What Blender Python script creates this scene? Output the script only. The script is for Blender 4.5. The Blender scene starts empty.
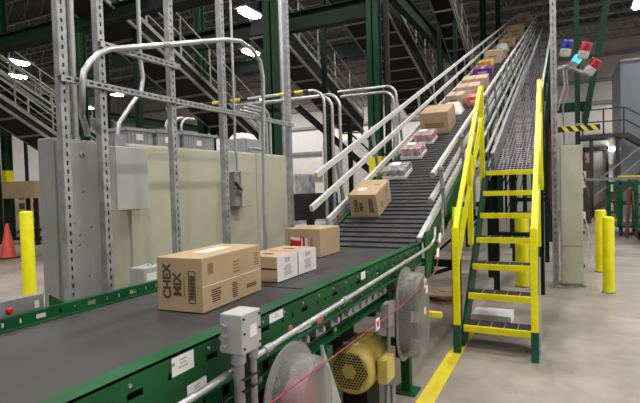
import bpy, math, random
from mathutils import Vector, Matrix, Euler
random.seed(7)
sc = bpy.context.scene
COL = sc.collection
V = Vector
PI = math.pi
T = 0.36                     # slope of the incline
A = math.atan(T)
Y0, ZB = 4.17, 1.08          # where the incline starts
ZF = 1.05                    # height of the flat belt
def zi(y): return ZB + T * (y - Y0)

# ------------------------------------------------------------------ materials
def mat(name, c, rough=.5, metal=0., var=.12, scale=6., bump=0., c2=None, emit=None, alpha=None, stretch=None, spec=None):
    m = bpy.data.materials.new(name); m.use_nodes = True
    nt = m.node_tree; N = nt.nodes; L = nt.links
    b = N['Principled BSDF']
    b.inputs['Roughness'].default_value = rough
    b.inputs['Metallic'].default_value = metal
    if spec is not None: b.inputs['Specular IOR Level'].default_value = spec
    tc = N.new('ShaderNodeTexCoord'); mp = N.new('ShaderNodeMapping')
    L.new(tc.outputs['Object'], mp.inputs[0])
    if stretch: mp.inputs['Scale'].default_value = stretch
    nz = N.new('ShaderNodeTexNoise'); nz.inputs['Scale'].default_value = scale; nz.inputs['Detail'].default_value = 5
    L.new(mp.outputs[0], nz.inputs['Vector'])
    rp = N.new('ShaderNodeValToRGB'); L.new(nz.outputs['Fac'], rp.inputs[0])
    d = c2 if c2 else tuple(min(1, x * (1 + var)) for x in c)
    a = c if c2 else tuple(x * (1 - var) for x in c)
    rp.color_ramp.elements[0].position = .35; rp.color_ramp.elements[1].position = .65
    rp.color_ramp.elements[0].color = (*a, 1); rp.color_ramp.elements[1].color = (*d, 1)
    L.new(rp.outputs[0], b.inputs['Base Color'])
    if bump:
        bp = N.new('ShaderNodeBump'); bp.inputs['Strength'].default_value = bump; bp.inputs['Distance'].default_value = .01
        L.new(nz.outputs['Fac'], bp.inputs['Height']); L.new(bp.outputs[0], b.inputs['Normal'])
    if emit:
        b.inputs['Emission Color'].default_value = (*emit[0], 1); b.inputs['Emission Strength'].default_value = emit[1]
    if alpha is not None: b.inputs['Alpha'].default_value = alpha
    return m
M = {}
M['green'] = mat('green_paint', (.006, .075, .022), .5, 0, .2, 4, spec=.22)
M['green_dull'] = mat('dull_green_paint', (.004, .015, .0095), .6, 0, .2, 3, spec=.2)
M['teal'] = mat('stair_green_paint', (.012, .075, .05), .5, 0, .2, 4, spec=.25)
M['teal_dark'] = mat('dark_teal_paint', (.006, .035, .024), .6, 0, .2, 4, spec=.2)
M['yellow'] = mat('safety_yellow_paint', (.78, .73, .0), .4, 0, .07, 5)
M['motor'] = mat('motor_yellow_paint', (.58, .45, .11), .45, 0, .1, 8)
M['galv'] = mat('galvanized_steel', (.33, .335, .345), .45, .45, .18, 14)
M['galv_dark'] = mat('weathered_galvanized_steel', (.25, .25, .26), .5, .4, .2, 14)
M['alu'] = mat('bright_conduit', (.46, .46, .47), .35, .7, .08, 10)
M['white'] = mat('white_paint', (.55, .545, .52), .45, 0, .06, 6)
M['beige'] = mat('beige_cabinet_paint', (.44, .44, .34), .42, 0, .05, 2)
M['grey'] = mat('grey_cabinet_paint', (.265, .27, .265), .42, .05, .08, 3)
M['grey_light'] = mat('light_grey_paint', (.36, .37, .36), .4, 0, .06, 4)
M['belt'] = mat('rubber_belt', (.042, .040, .041), .55, 0, .18, 3, .05, stretch=(1, .25, 1), spec=.3)
M['cleat'] = mat('ribbed_rubber_belt', (.04, .04, .044), .5, 0, .2, 6, spec=.35)
M['card'] = mat('corrugated_cardboard', (.41, .295, .17), .75, 0, .07, 3)
M['card2'] = mat('tan_cardboard', (.40, .285, .17), .75, 0, .07, 3)
M['card3'] = mat('pale_cardboard', (.45, .35, .245), .75, 0, .1, 3)
M['tape'] = mat('packing_tape', (.56, .42, .27), .25, 0, .05, 10)
M['tape_white'] = mat('white_tape', (.75, .70, .62), .35, 0, .05, 10)
M['ink'] = mat('brown_ink', (.075, .045, .03), .7, 0, .2, 30)
M['ink_pale'] = mat('pale_brown_ink', (.22, .13, .075), .7, 0, .2, 60)
M['paper'] = mat('white_paper', (.72, .71, .72), .6, 0, .03, 5)
M['grey_ink'] = mat('grey_ink', (.33, .32, .33), .7, 0, .2, 60)
M['black'] = mat('black_plastic', (.012, .012, .013), .4, 0, .2, 6)
M['dark'] = mat('dark_steel', (.012, .012, .013), .65, 0, .3, 4, spec=.2)
M['darkgap'] = mat('dark_recess', (.006, .006, .007), .8, 0, .2, 6)
M['red'] = mat('red_plastic', (.55, .012, .02), .35, 0, .1, 6)
M['orange'] = mat('orange_cone_plastic', (.75, .10, .06), .5, 0, .08, 5)
M['blue'] = mat('blue_lens', (.012, .018, .24), .25, 0, .1, 6)
M['cyan'] = mat('lit_cyan_lens', (.02, .35, .65), .2, 0, .1, 6, emit=((.05, .6, 1), 1.6))
M['redlens'] = mat('red_lens', (.32, .008, .02), .25, 0, .1, 6)
M['purple'] = mat('purple_print', (.17, .03, .22), .5, 0, .3, 12)
M['tangerine'] = mat('orange_print', (.60, .13, .07), .5, 0, .3, 12)
M['amber'] = mat('amber_print', (.65, .36, .05), .5, 0, .3, 12)
M['pinkpack'] = mat('pink_print', (.62, .40, .33), .4, 0, .25, 14)
M['film'] = mat('shrink_film', (.80, .80, .82), .1, 0, .05, 12, .6, alpha=.2)
M['wrap'] = mat('silver_stretch_wrap', (.55, .55, .57), .22, .3, .35, 5, .8)
M['goods'] = mat('dark_red_goods', (.22, .02, .035), .5, 0, .3, 20, c2=(.60, .40, .40))
M['goods2'] = mat('dark_purple_goods', (.05, .02, .03), .5, 0, .3, 20, c2=(.45, .38, .40))
M['lexan'] = mat('clear_plastic_guard', (.30, .29, .28), .34, 0, .08, 5, alpha=.5, spec=.35)
M['guard_grey'] = mat('grey_guard_plastic', (.23, .22, .215), .4, 0, .1, 5, spec=.3)
M['vest'] = mat('fluorescent_fabric', (.50, .80, .02), .7, 0, .1, 8)
M['wood'] = mat('raw_plywood', (.36, .25, .15), .7, 0, .15, 5)
M['crate'] = mat('grey_tote_plastic', (.27, .29, .31), .45, 0, .08, 6)
M['palletblue'] = mat('blue_pallet_paint', (.03, .10, .36), .6, 0, .2, 8)
M['bluegrey'] = mat('blue_grey_siding', (.20, .22, .26), .5, 0, .06, 1.5)
M['brownsteel'] = mat('dark_brown_steel', (.055, .045, .045), .5, .2, .2, 4)
M['rust'] = mat('rusty_brown_steel', (.14, .05, .03), .6, 0, .25, 6)
M['grating'] = mat('bar_grating_steel', (.24, .23, .25), .5, .4, .2, 9)
M['grit'] = mat('black_grit_tread', (.015, .013, .013), .8, 0, .3, 40, .3)
M['lens'] = mat('lamp_lens', (.9, .9, .88), .3, 0, 0, 1, emit=((1, .97, .92), 30.))
M['lampbody'] = mat('lamp_housing', (.5, .5, .5), .4, .5, .1, 6)
M['cord'] = mat('red_cable', (.34, .015, .045), .4, 0, .1, 6)
M['joist'] = mat('grey_joist_paint', (.22, .21, .21), .6, .2, .15, 2)
M['silverrail'] = mat('pale_rail_paint', (.30, .305, .28), .5, .1, .12, 6)
M['whitebag'] = mat('white_poly_bag', (.68, .66, .62), .35, 0, .12, 9, .6)
M['yp'] = mat('yellow_tape', (.75, .62, .02), .45, 0, .08, 8)

def concrete():
    m = bpy.data.materials.new('concrete_floor'); m.use_nodes = True
    nt = m.node_tree; N = nt.nodes; L = nt.links; b = N['Principled BSDF']
    tc = N.new('ShaderNodeTexCoord')
    def noise(s, d, r=.55):
        n = N.new('ShaderNodeTexNoise'); n.inputs['Scale'].default_value = s; n.inputs['Detail'].default_value = d
        n.inputs['Roughness'].default_value = r; L.new(tc.outputs['Object'], n.inputs['Vector']); return n
    a = noise(.9, 6); c = noise(3.2, 8, .65); e = noise(30, 4)
    r1 = N.new('ShaderNodeValToRGB'); L.new(a.outputs['Fac'], r1.inputs[0])
    r1.color_ramp.elements[0].position = .33; r1.color_ramp.elements[1].position = .68
    r1.color_ramp.elements[0].color = (.235, .205, .175, 1); r1.color_ramp.elements[1].color = (.365, .325, .285, 1)
    r2 = N.new('ShaderNodeValToRGB'); L.new(c.outputs['Fac'], r2.inputs[0])
    r2.color_ramp.elements[0].position = .36; r2.color_ramp.elements[1].position = .62
    r2.color_ramp.elements[0].color = (.74, .74, .74, 1); r2.color_ramp.elements[1].color = (1.05, 1.04, 1.02, 1)
    mx = N.new('ShaderNodeMix'); mx.data_type = 'RGBA'; mx.blend_type = 'MULTIPLY'; mx.inputs[0].default_value = .8
    L.new(r1.outputs[0], mx.inputs[6]); L.new(r2.outputs[0], mx.inputs[7])
    L.new(mx.outputs[2], b.inputs['Base Color'])
    b.inputs['Roughness'].default_value = .5
    bp = N.new('ShaderNodeBump'); bp.inputs['Strength'].default_value = .08; L.new(e.outputs['Fac'], bp.inputs['Height']); L.new(bp.outputs[0], b.inputs['Normal'])
    return m
M['floor'] = concrete()

def panel_wall():
    """cream ribbed metal wall: white lower band, greyer upper part"""
    m = bpy.data.materials.new('ribbed_wall_panel'); m.use_nodes = True
    nt = m.node_tree; N = nt.nodes; L = nt.links; b = N['Principled BSDF']
    tc = N.new('ShaderNodeTexCoord'); sp = N.new('ShaderNodeSeparateXYZ'); L.new(tc.outputs['Object'], sp.inputs[0])
    rp = N.new('ShaderNodeValToRGB'); dv = N.new('ShaderNodeMath'); dv.operation = 'DIVIDE'; dv.inputs[1].default_value = 12.6
    L.new(sp.outputs['Z'], dv.inputs[0]); L.new(dv.outputs[0], rp.inputs[0])
    cr = rp.color_ramp; cr.interpolation = 'CONSTANT'
    cr.elements[0].position = 0; cr.elements[0].color = (.78, .76, .73, 1)
    cr.elements[1].position = .56; cr.elements[1].color = (.52, .49, .46, 1)
    nz = N.new('ShaderNodeTexNoise'); nz.inputs['Scale'].default_value = 1.2; L.new(tc.outputs['Object'], nz.inputs['Vector'])
    mx = N.new('ShaderNodeMix'); mx.data_type = 'RGBA'; mx.blend_type = 'MULTIPLY'; mx.inputs[0].default_value = .3
    L.new(rp.outputs[0], mx.inputs[6]); L.new(nz.outputs['Color'], mx.inputs[7]); L.new(mx.outputs[2], b.inputs['Base Color'])
    b.inputs['Roughness'].default_value = .6
    return m
M['wall'] = panel_wall()
M['roof'] = mat('dark_roof_deck', (.05, .05, .052), .8, 0, .2, .5)

# ------------------------------------------------------------------ mesh builder
class MB:
    def __init__(s): s.v = []; s.f = []; s.s = []
    def add(s, vs, fs, sm=False):
        b = len(s.v); s.v += [V(p) for p in vs]
        for f in fs: s.f.append(tuple(b + i for i in f)); s.s.append(sm)
        return s
    def hexa(s, c, ux, uy, uz):
        c, ux, uy, uz = V(c), V(ux), V(uy), V(uz)
        vs = [c + a * ux + b * uy + d * uz for d in (-1, 1) for a, b in ((-1, -1), (1, -1), (1, 1), (-1, 1))]
        fs = [(3, 2, 1, 0), (4, 5, 6, 7), (0, 1, 5, 4), (1, 2, 6, 5), (2, 3, 7, 6), (3, 0, 4, 7)]
        if ux.cross(uy).dot(uz) < 0: fs = [f[::-1] for f in fs]
        return s.add(vs, fs)
    def box(s, x0, x1, y0, y1, z0, z1):
        return s.hexa(((x0 + x1) / 2, (y0 + y1) / 2, (z0 + z1) / 2), (abs(x1 - x0) / 2, 0, 0), (0, abs(y1 - y0) / 2, 0), (0, 0, abs(z1 - z0) / 2))
    def bar(s, p, q, w, h=None, up=(0, 0, 1)):
        p, q = V(p), V(q); d = q - p; L = d.length; d.normalize()
        side = d.cross(V(up))
        if side.length < 1e-4: side = d.cross(V((0, 1, 0)))
        side.normalize(); u = side.cross(d)
        return s.hexa((p + q) / 2, d * L / 2, side * w / 2, u * (h or w) / 2)
    def tube(s, pts, r, n=10):
        pts = [V(p) for p in pts]; m = len(pts)
        tang = []
        for i in range(m):
            a = pts[i] - pts[i - 1] if i else pts[1] - pts[0]
            b = pts[i + 1] - pts[i] if i < m - 1 else pts[-1] - pts[-2]
            tang.append((a.normalized() + b.normalized()).normalized())
        ref = tang[0].orthogonal().normalized(); vs = []
        for i in range(m):
            ref = (ref - tang[i] * ref.dot(tang[i])).normalized(); bn = tang[i].cross(ref)
            for k in range(n):
                a = 2 * PI * k / n; vs.append(pts[i] + r * (math.cos(a) * ref + math.sin(a) * bn))
        fs = [(i * n + k, i * n + (k + 1) % n, (i + 1) * n + (k + 1) % n, (i + 1) * n + k) for i in range(m - 1) for k in range(n)]
        s.add(vs, fs, True)
        s.add(vs[:n], [tuple(range(n))[::-1]]); s.add(vs[-n:], [tuple(range(n))]); return s
    def lathe(s, o, axis, prof, n=24, smooth=True):
        """prof: (distance along axis, radius)"""
        o = V(o); ax = V(axis).normalized(); e = ax.orthogonal().normalized(); g = ax.cross(e); vs = []
        for t, r in prof:
            for k in range(n):
                a = 2 * PI * k / n; vs.append(o + ax * t + r * (math.cos(a) * e + math.sin(a) * g))
        m = len(prof)
        fs = [(i * n + k, i * n + (k + 1) % n, (i + 1) * n + (k + 1) % n, (i + 1) * n + k) for i in range(m - 1) for k in range(n)]
        s.add(vs, fs, smooth); s.add(vs[:n], [tuple(range(n))[::-1]]); s.add(vs[-n:], [tuple(range(n))]); return s
    def prism(s, pts, ext):
        """closed polygon pts swept by vector ext"""
        n = len(pts); ext = V(ext); a = [V(p) for p in pts]; b = [p + ext for p in a]
        nor = V((0, 0, 0))
        for i in range(n): nor += a[i].cross(a[(i + 1) % n])
        fs = [tuple(range(n))[::-1], tuple(range(n, 2 * n))] + [(i, (i + 1) % n, n + (i + 1) % n, n + i) for i in range(n)]
        if nor.dot(ext) < 0: fs = [f[::-1] for f in fs]
        return s.add(a + b, fs)
    def slotted(s, o, u, v, n, L, H, th, slots, v0, v1):
        """plate of length L and height H, thickness th, with rectangular slots (u0,u1) between heights v0 and v1"""
        o, u, v, n = V(o), V(u).normalized(), V(v).normalized(), V(n).normalized()
        def blk(a, b, c, d):
            if b - a < 1e-5: return
            s.hexa(o + u * (a + b) / 2 + v * (c + d) / 2 + n * th / 2, u * (b - a) / 2, v * (d - c) / 2, n * th / 2)
        blk(0, L, 0, v0); blk(0, L, v1, H); p = 0
        for a, b in slots: blk(p, a, v0, v1); p = b
        blk(p, L, v0, v1); return s
    def build(s, name, m, parent=None, bevel=0.):
        me = bpy.data.meshes.new(name); off = parent_world(parent) if parent else V((0, 0, 0))
        me.from_pydata([p - off for p in s.v], [], s.f); me.update()
        me.polygons.foreach_set('use_smooth', s.s)
        me.materials.append(M[m] if isinstance(m, str) else m)
        o = bpy.data.objects.new(name, me); COL.objects.link(o)
        if parent: o.parent = parent
        if bevel:
            b = o.modifiers.new('bevel', 'BEVEL'); b.width = bevel; b.segments = 2; b.limit_method = 'ANGLE'
        return o
def parent_world(p):
    w = V((0, 0, 0))
    while p: w += p.location; p = p.parent
    return w
def tag(o, label=None, cat=None, group=None, kind=None):
    if label: o['label'] = label
    if cat: o['category'] = cat
    if group: o['group'] = group
    if kind: o['kind'] = kind
    return o
def thing(name, loc, label, cat, group=None):
    o = bpy.data.objects.new(name, None); COL.objects.link(o); o.location = loc; o.empty_display_size = .1
    return tag(o, label, cat, group)
def structure(name, mb, m): return tag(mb.build(name, m), kind='structure')
def copy_tree(o, parent=None):
    c = o.copy(); COL.objects.link(c)
    if parent: c.parent = parent
    for ch in list(o.children): copy_tree(ch, c)
    return c
def arc(c, a0, a1, r, e, g, n=8):
    c, e, g = V(c), V(e), V(g)
    return [c + r * (math.cos(a0 + (a1 - a0) * i / n) * e + math.sin(a0 + (a1 - a0) * i / n) * g) for i in range(n + 1)]
def words(txt, size, o, u, v, name, m, parent, space=1.0):
    """raised lettering: text baseline starts at o, runs along u, letters rise along v"""
    cu = bpy.data.curves.new('lettering', 'FONT'); cu.body = txt; cu.size = size; cu.extrude = .0008; cu.space_line = space; cu.offset = size * .035
    ob = bpy.data.objects.new('lettering', cu); COL.objects.link(ob)
    dg = bpy.context.evaluated_depsgraph_get(); me = bpy.data.meshes.new_from_object(ob.evaluated_get(dg))
    bpy.data.objects.remove(ob); bpy.data.curves.remove(cu)
    u, v = V(u).normalized(), V(v).normalized(); n = u.cross(v); off = parent_world(parent)
    for w in me.vertices: w.co = V(o) + u * w.co.x + v * w.co.y + n * (w.co.z + .0006) - off
    me.materials.clear(); me.materials.append(M[m]); me.name = name
    r = bpy.data.objects.new(name, me); COL.objects.link(r); r.parent = parent; return r

# ------------------------------------------------------------------ the setting
structure('floor', MB().box(-46, 12, -9, 41, -.2, 0), 'floor')
structure('ceiling', MB().box(-46, 12, -9, 41, 12.6, 12.8), 'roof')
w = MB().box(-46, 12, 40, 40.2, 0, 12.6)
structure('wall_back', w, 'wall')
structure('wall_left', MB().box(-46, -45.8, -9, 40, 0, 12.6), 'wall')
structure('wall_right', MB().box(11.8, 12, -9, 40, 0, 12.6), 'wall')
for i, z in enumerate((2.4, 4.6, 6.9, 8.5, 10.2)):
    structure('trim_%d' % (i + 1), MB().box(-45.8, 11.8, 39.75, 40, z, z + .22), 'joist')
structure('trim_6', MB().box(-.985, -.86, -2, 5.9, 0, .0025), 'yp')
for i in range(15):
    y = 11 + i * 2.0
    b = MB().box(-40, 11.5, y - .06, y + .06, 12.35, 12.5).box(-40, 11.5, y - .06, y + .06, 11.1, 11.22)
    x = -40.
    while x < 11:
        b.bar((x, y, 11.16), (x + .75, y, 12.42), .05); b.bar((x + .75, y, 12.42), (x + 1.5, y, 11.16), .05); x += 1.5
    tag(b.build('roof_joist', 'joist'), 'grey open-web steel joist spanning under the dark roof', 'joist', 'open web roof joists')

# ------------------------------------------------------------------ lamps
def lamp(x, y, z, label, group, w=90., vis=True):
    t = thing('high_bay_light', (x, y, z), label, 'ceiling light', group)
    MB().box(x - .32, x + .32, y - .75, y + .75, z + .02, z + .12).build('housing', 'lampbody', t, .02)
    MB().box(x - .22, x + .22, y - .5, y + .5, z - .10, z + .02).build('lens', 'lens', t, .02)
    MB().bar((x, y - .5, z + .12), (x, y - .5, 12.6), .02).bar((x, y + .5, z + .12), (x, y + .5, 12.6), .02).build('hanger', 'galv', t)
    l = bpy.data.lights.new('lamp_light', 'AREA'); l.shape = 'RECTANGLE'; l.size = .42; l.size_y = .98; l.energy = w; l.color = (1, .965, .92)
    o = bpy.data.objects.new('lamp_light', l); COL.objects.link(o); o.parent = t; o.location = (0, 0, -.11)
LW = 195.
for x in (-12, -6.5, -1, 4.5, 9.5):
    for y in (-5, 1, 7, 12):
        if (x, y) == (-12, 12): continue
        lamp(x, y, 9.2, 'high bay lamp hanging over the conveyor floor', 'overhead lamps above the view', LW)
for x, y, lb in ((-27., 17., 'bright lamp at far left, upper of the two glowing between dark beams'),
                 (-30.2, 18.9, 'bright lamp at far left, lower of the two glowing between dark beams'),
                 (-18.3, 16.35, 'twin-glow lamp above the pipe hoop at left, under dark roof'),
                 (-30., 26.2, 'small lamp glowing below the perforated strut at left'),
                 (-11.7, 17.3, 'bright lamp left of the wide green column, topmost of three'),
                 (-12.75, 19.6, 'bright lamp left of the wide green column, middle of three'),
                 (-15., 22.2, 'bright lamp left of the wide green column, lowest of three'),
                 (-22.7, 26., 'faint lamp glowing low behind the dark diagonal conveyor'),
                 (3.1, 24.8, 'lamp at the top right corner above the stair landing')):
    lamp(x, y, 9., lb, 'lamps glowing in the background', LW)
for x, y in ((-11, 35), (-17, 36), (-23, 36), (-31, 36), (-38, 30), (6, 30), (6, 22), (7, 36)):  # extra lamps added out of sight to brighten the back wall
    lamp(x, y, 9.3, 'distant lamp added high up to brighten the back wall', 'added lamps brightening the back wall', LW * 1.9)

# ------------------------------------------------------------------ flat conveyor
fc = thing('belt_conveyor', (-1.6, 1.6, 0), 'flat dark belt conveyor with green side channels in the foreground', 'conveyor')
MB().prism([(-2.075, -2.5, ZF), (-1.17, -2.5, ZF), (-1.17, 2.34, ZF), (-2.075, 2.34, ZF)], (0, 0, -.05)).build('belt', 'belt', fc)
MB().box(-2.075, -1.17, 2.365, Y0 - .07, ZF - .05, ZF).build('belt', 'belt', fc)
MB().box(-2.075, -1.17, 2.34, 2.365, ZF - .05, ZF - .012).build('transition_bar', 'galv_dark', fc)
b = MB()
sl = []
y = -2.5 + .2; i = 0
while y < 6.5:
    sl.append((y + 2.5, y + 2.5 + (.05 if i % 3 == 0 else .012))); y += (.11 if i % 3 == 0 else .075); i += 1
sl = [q for q in sl if q[1] < 6.6]
b.slotted((-2.085, -2.5, .86), (0, 1, 0), (0, 0, 1), (-1, 0, 0), 6.65, .245, .006, sl, .208, .228)
b.box(-2.12, -2.091, -2.5, 4.15, 1.099, 1.105).box(-2.085, -2.06, -2.5, 4.15, ZF - .002, ZF + .006).box(-2.12, -2.091, -2.5, 4.15, .86, .868)
b.build('side_channel', 'green', fc)
b = MB()
sl = []; y = 0.05; i = 0
while y < 6.4:
    sl.append((y, y + (.06 if i % 3 == 0 else .014))); y += (.16 if i % 3 == 0 else .09); i += 1
b.slotted((-1.1, -2.5, .93), (0, 1, 0), (0, 0, 1), (1, 0, 0), 6.65, .175, .006, sl, .10, .122)
b.box(-1.17, -1.094, -2.5, 4.15, 1.099, 1.105).box(-1.094, -1.07, -2.5, 4.15, .93, .936)
b.build('side_channel', 'green', fc)
# lower truss
b = MB(); sl = [(k * .14 + .03, k * .14 + .075) for k in range(46)]
b.slotted((-1.165, -2.5, .80), (0, 1, 0), (0, 0, 1), (1, 0, 0), 6.65, .125, .006, sl, .03, .075)
b.box(-1.165, -1.10, -2.5, 4.15, .80, .806)
b.build('lower_rail', 'green', fc)
b = MB(); y = -.4
while y < 4.05: b.tube([(-1.094, y, 1.075), (-1.089, y, 1.075)], .006, 8).tube([(-1.094, y + .07, .952), (-1.089, y + .07, .952)], .005, 8); y += .17
tag(b.build('bolt', 'galv', fc), kind='stuff')
MB().box(-2.08, -1.17, -2.5, 4.15, .775, .795).build('undertray', 'dark', fc)
MB().box(-1.80, -1.50, 2.3, 3.55, .30, .77).build('drive_cover', 'dark', fc)
MB().box(-1.48, -1.46, 2.25, 2.9, .36, .775).build('cover_plate', 'dark', fc)
for y in (.55, 1.25, 1.62, 1.98, 2.36, 3.3, 3.72):
    MB().box(-1.158, -1.12, y, y + .045, .80, .93).build('frame_bracket', 'green', fc)
    MB().tube([(-1.12, y + .022, .835), (-1.112, y + .022, .835)], .012, 6).build('bracket_bolt', 'galv', fc.children[-1])
for y in (1.45, 1.8, 2.16, 3.16, 3.55, 3.9): MB().tube([(-2.03, y, .755), (-1.13, y, .755)], .022, 12).build('return_roller', 'galv', fc)
MB().tube([(-1.13, .2, .84), (-1.12, 1.5, .835), (-1.125, 2.6, .86), (-1.12, 3.9, .86)], .007, 6).build('cable', 'black', fc)
MB().tube([(-1.14, 1.0, .80), (-1.02, 1.0, .80)], .03).box(-1.09, -1.06, .9, 1.1, .74, .86).build('bearing_block', 'galv_dark', fc)
for y in (1.95, 2.12, 2.30, 2.44, 3.05, 3.38):
    MB().box(-1.158, -1.10, y, y + .09, .87, .925).tube([(-1.10, y + .045, .90), (-1.075, y + .045, .90)], .016).build('bearing_block', 'galv' if y < 3 else 'galv_dark', fc)
b = MB().box(-1.12, -1.10, 2.55, 3.2, .865, .92)
for k in range(6): b.tube([(-1.10, 2.6 + k * .11, .893), (-1.085, 2.6 + k * .11, .893)], .016, 8)
b.build('bracket_plate', 'galv', fc)
for y in (2.2, 3.64):
    for x in (-1.1, -2.03):
        MB().box(x - .035, x + .035, y - .035, y + .035, .012, .80).build('leg', 'green', fc)
        MB().box(x - .09, x + .09, y - .09, y + .09, 0, .012).build('foot_plate', 'green', fc)
    MB().box(-2.03, -1.1, y - .02, y + .02, .35, .41).build('cross_brace', 'green', fc)
for x in (-1.1, -2.03):
    for y in (-.6, 1.0):
        MB().box(x - .035, x + .035, y - .035, y + .035, 0, .80).build('leg', 'green', fc)
def sticker(y0, y1, z0, z1, rows, name='sticker', m='paper', x=-1.0935):
    o = MB().box(x, x + .0015, y0, y1, z0, z1).build(name, m, fc)
    if rows:
        p = MB(); h = (z1 - z0) / (rows + 2)
        for r in range(rows):
            w_ = (y1 - y0) * random.uniform(.25, .5); yc = (y0 + y1) / 2; zz = z1 - h * (r + 1.2)
            p.box(x + .0015, x + .002, yc - w_ / 2, yc + w_ / 2, zz - h * .22, zz + h * .2)
        p.build('printed_lines', 'grey_ink', o)
sticker(1.125, 1.225, 1.036, 1.095, 3); sticker(1.69, 1.80, 1.055, 1.092, 2); sticker(2.72, 2.79, 1.045, 1.09, 0)
sticker(1.19, 1.285, .945, .985, 2); sticker(1.93, 2.06, .945, .975, 2)
MB().lathe((-1.1, 1.86, .985), (1, 0, 0), [(.006, .018), (.009, .018)], 16).build('sticker', 'tangerine', fc)
MB().box(-1.0935, -1.09, 2.12, 2.19, .935, .965).build('sticker', 'tangerine', fc)
# mounting plate with red button on the far rail
o = MB().slotted((-2.16, 1.19, 1.075), (0, 1, 0), (0, 0, 1), (1, 0, 0), .235, .085, .004, [(.19, .215)], .025, .06).box(-2.19, -2.156, 1.19, 1.425, 1.156, 1.16).box(-2.19, -2.156, 1.19, 1.425, 1.07, 1.074).build('mounting_plate', 'galv_dark', fc)
MB().lathe((-2.156, 1.265, 1.118), (1, 0, 0), [(0, .015), (.008, .015), (.012, .008)], 14).build('push_button', 'red', o)
MB().prism([(-2.12, 1.425, 1.155), (-2.12, 1.425, 1.02), (-2.12, 1.62, 1.02)], (.01, 0, 0)).build('gusset', 'green', fc)

jb = thing('junction_box', (-2.27, 2.16, 1.02), 'small grey junction box with a white label behind the far conveyor rail', 'electrical box')
MB().box(-2.33, -2.21, 2.08, 2.235, 1.03, 1.165).build('enclosure', 'grey_light', jb, .008)
MB().box(-2.211, -2.2085, 2.10, 2.175, 1.06, 1.13).build('label_plate', 'paper', jb)
MB().tube(arc((-2.25, 2.17, 1.165), 0, PI, .02, (0, 1, 0), (0, 0, 1)), .005, 6).build('latch', 'galv', jb)
MB().box(-2.33, -2.113, 2.1, 2.2, 1.015, 1.03).build('bracket', 'galv', jb)

# conduit along the near side
pts = [(-1.03, -.5, .93), (-1.03, 1.077, .975), (-1.03, 1.7, 1.0), (-1.03, 3.0, 1.035), (-1.03, 4.1, 1.065)] + [(-1.03, 4.26, 1.085), (-1.03, 4.36, 1.13), (-1.03, 4.39, 1.22)]
cd = thing('conduit', (-1.0, 1.9, .95), 'long bright metal conduit running along the near side of the conveyor', 'pipe')
MB().tube(pts, .0125, 12).build('pipe', 'alu', cd)
for y, z in ((1.55, .994), (2.3, 1.016), (3.4, 1.046)):
    MB().tube([(-1.03, y, z), (-1.03, y + .05, z + .001)], .017, 12).build('coupling', 'galv', cd)
    MB().box(-1.093, -1.03, y + .02, y + .03, z - .03, z - .02).build('clip', 'galv', cd)

# grey control box on its conduits
cb = thing('control_box', (-.98, 1.36, 0), 'light grey screwed steel control box standing on two conduits by the conveyor', 'electrical box')
MB().box(-1.04, -.95, 1.30, 1.415, 1.065, 1.20).build('enclosure', 'grey_light', cb, .004)
for y in (1.312, 1.403):
    for z in (1.085, 1.135, 1.185): MB().tube([(-.95, y, z), (-.946, y, z)], .0045, 8).build('screw', 'black', cb)
MB().box(-.95, -.9485, 1.345, 1.385, 1.115, 1.155).build('label_plate', 'paper', cb)
for z in (1.09, 1.125, 1.16): MB().tube([(-1.015, 1.30, z), (-1.015, 1.28, z)], .007, 8).tube([(-1.015, 1.284, z), (-1.015, 1.276, z)], .011, 8).build('knockout_fitting', 'galv', cb)
MB().tube([(-.985, 1.325, 1.065), (-.985, 1.325, 0)], .019, 12).build('conduit_leg', 'galv_dark', cb)
MB().tube([(-.975, 1.39, 1.065), (-.975, 1.39, .95), (-.98, 1.40, 0)], .016, 12).build('conduit_leg', 'galv_dark', cb)
MB().lathe((-.985, 1.325, 1.03), (0, 0, 1), [(0, .026), (.035, .026)], 12).build('fitting', 'galv', cb)
MB().lathe((-.975, 1.39, 1.035), (0, 0, 1), [(0, .023), (.03, .023)], 12).build('fitting', 'galv', cb)
b = MB()
for k in range(4): b.tube([(-.98, 1.35 + k * .007, 1.065), (-.975, 1.352 + k * .006, .9), (-.98, 1.35 + k * .007, .6)], .0035, 6)
b.build('cable_bundle', 'dark', cb)
for z in (.975, .935): MB().box(-1.0, -.955, 1.315, 1.405, z, z + .005).build('cable_tie', 'black', cb)

# ------------------------------------------------------------------ guards, motor, pull cord
def obround(yc, zc, hw, hh, r, n=10):
    p = []
    for cy, cz, a0 in ((yc + hw - r, zc + hh - r, 0), (yc - hw + r, zc + hh - r, PI / 2), (yc - hw + r, zc - hh + r, PI), (yc + hw - r, zc - hh + r, 1.5 * PI)):
        for i in range(n + 1):
            a = a0 + PI / 2 * i / n; p.append((cy + r * math.cos(a), cz + r * math.sin(a)))
    return p
def guard(root, x0, x1, yc, zc, hw, hh, r, fl, m='lexan'):
    o = obround(yc, zc, hw, hh, r); n = len(o)
    big = obround(yc, zc, hw + fl, hh + fl, r + fl); small = obround(yc, zc, hw - .03, hh - .03, r - .03)
    ring = lambda q, x: [(x, a, b) for a, b in q]
    mb = MB(); mb.add(ring(o, x0) + ring(o, x1 - .03) + ring(small, x1), [(k * n + i, k * n + (i + 1) % n, (k + 1) * n + (i + 1) % n, (k + 1) * n + i) for k in range(2) for i in range(n)], True)
    mb.build('rim', m, root)
    mb = MB(); mb.add(ring(small, x1), [tuple(range(n))]); mb.build('face', m, root)
    mb = MB(); mb.add(ring(big, x0) + ring(o, x0), [(i, (i + 1) % n, n + (i + 1) % n, n + i) for i in range(n)])
    mb.add(ring(big, x0 - .008) + ring(big, x0), [(i, (i + 1) % n, n + (i + 1) % n, n + i) for i in range(n)]); mb.build('flange', 'guard_grey', root)
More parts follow.
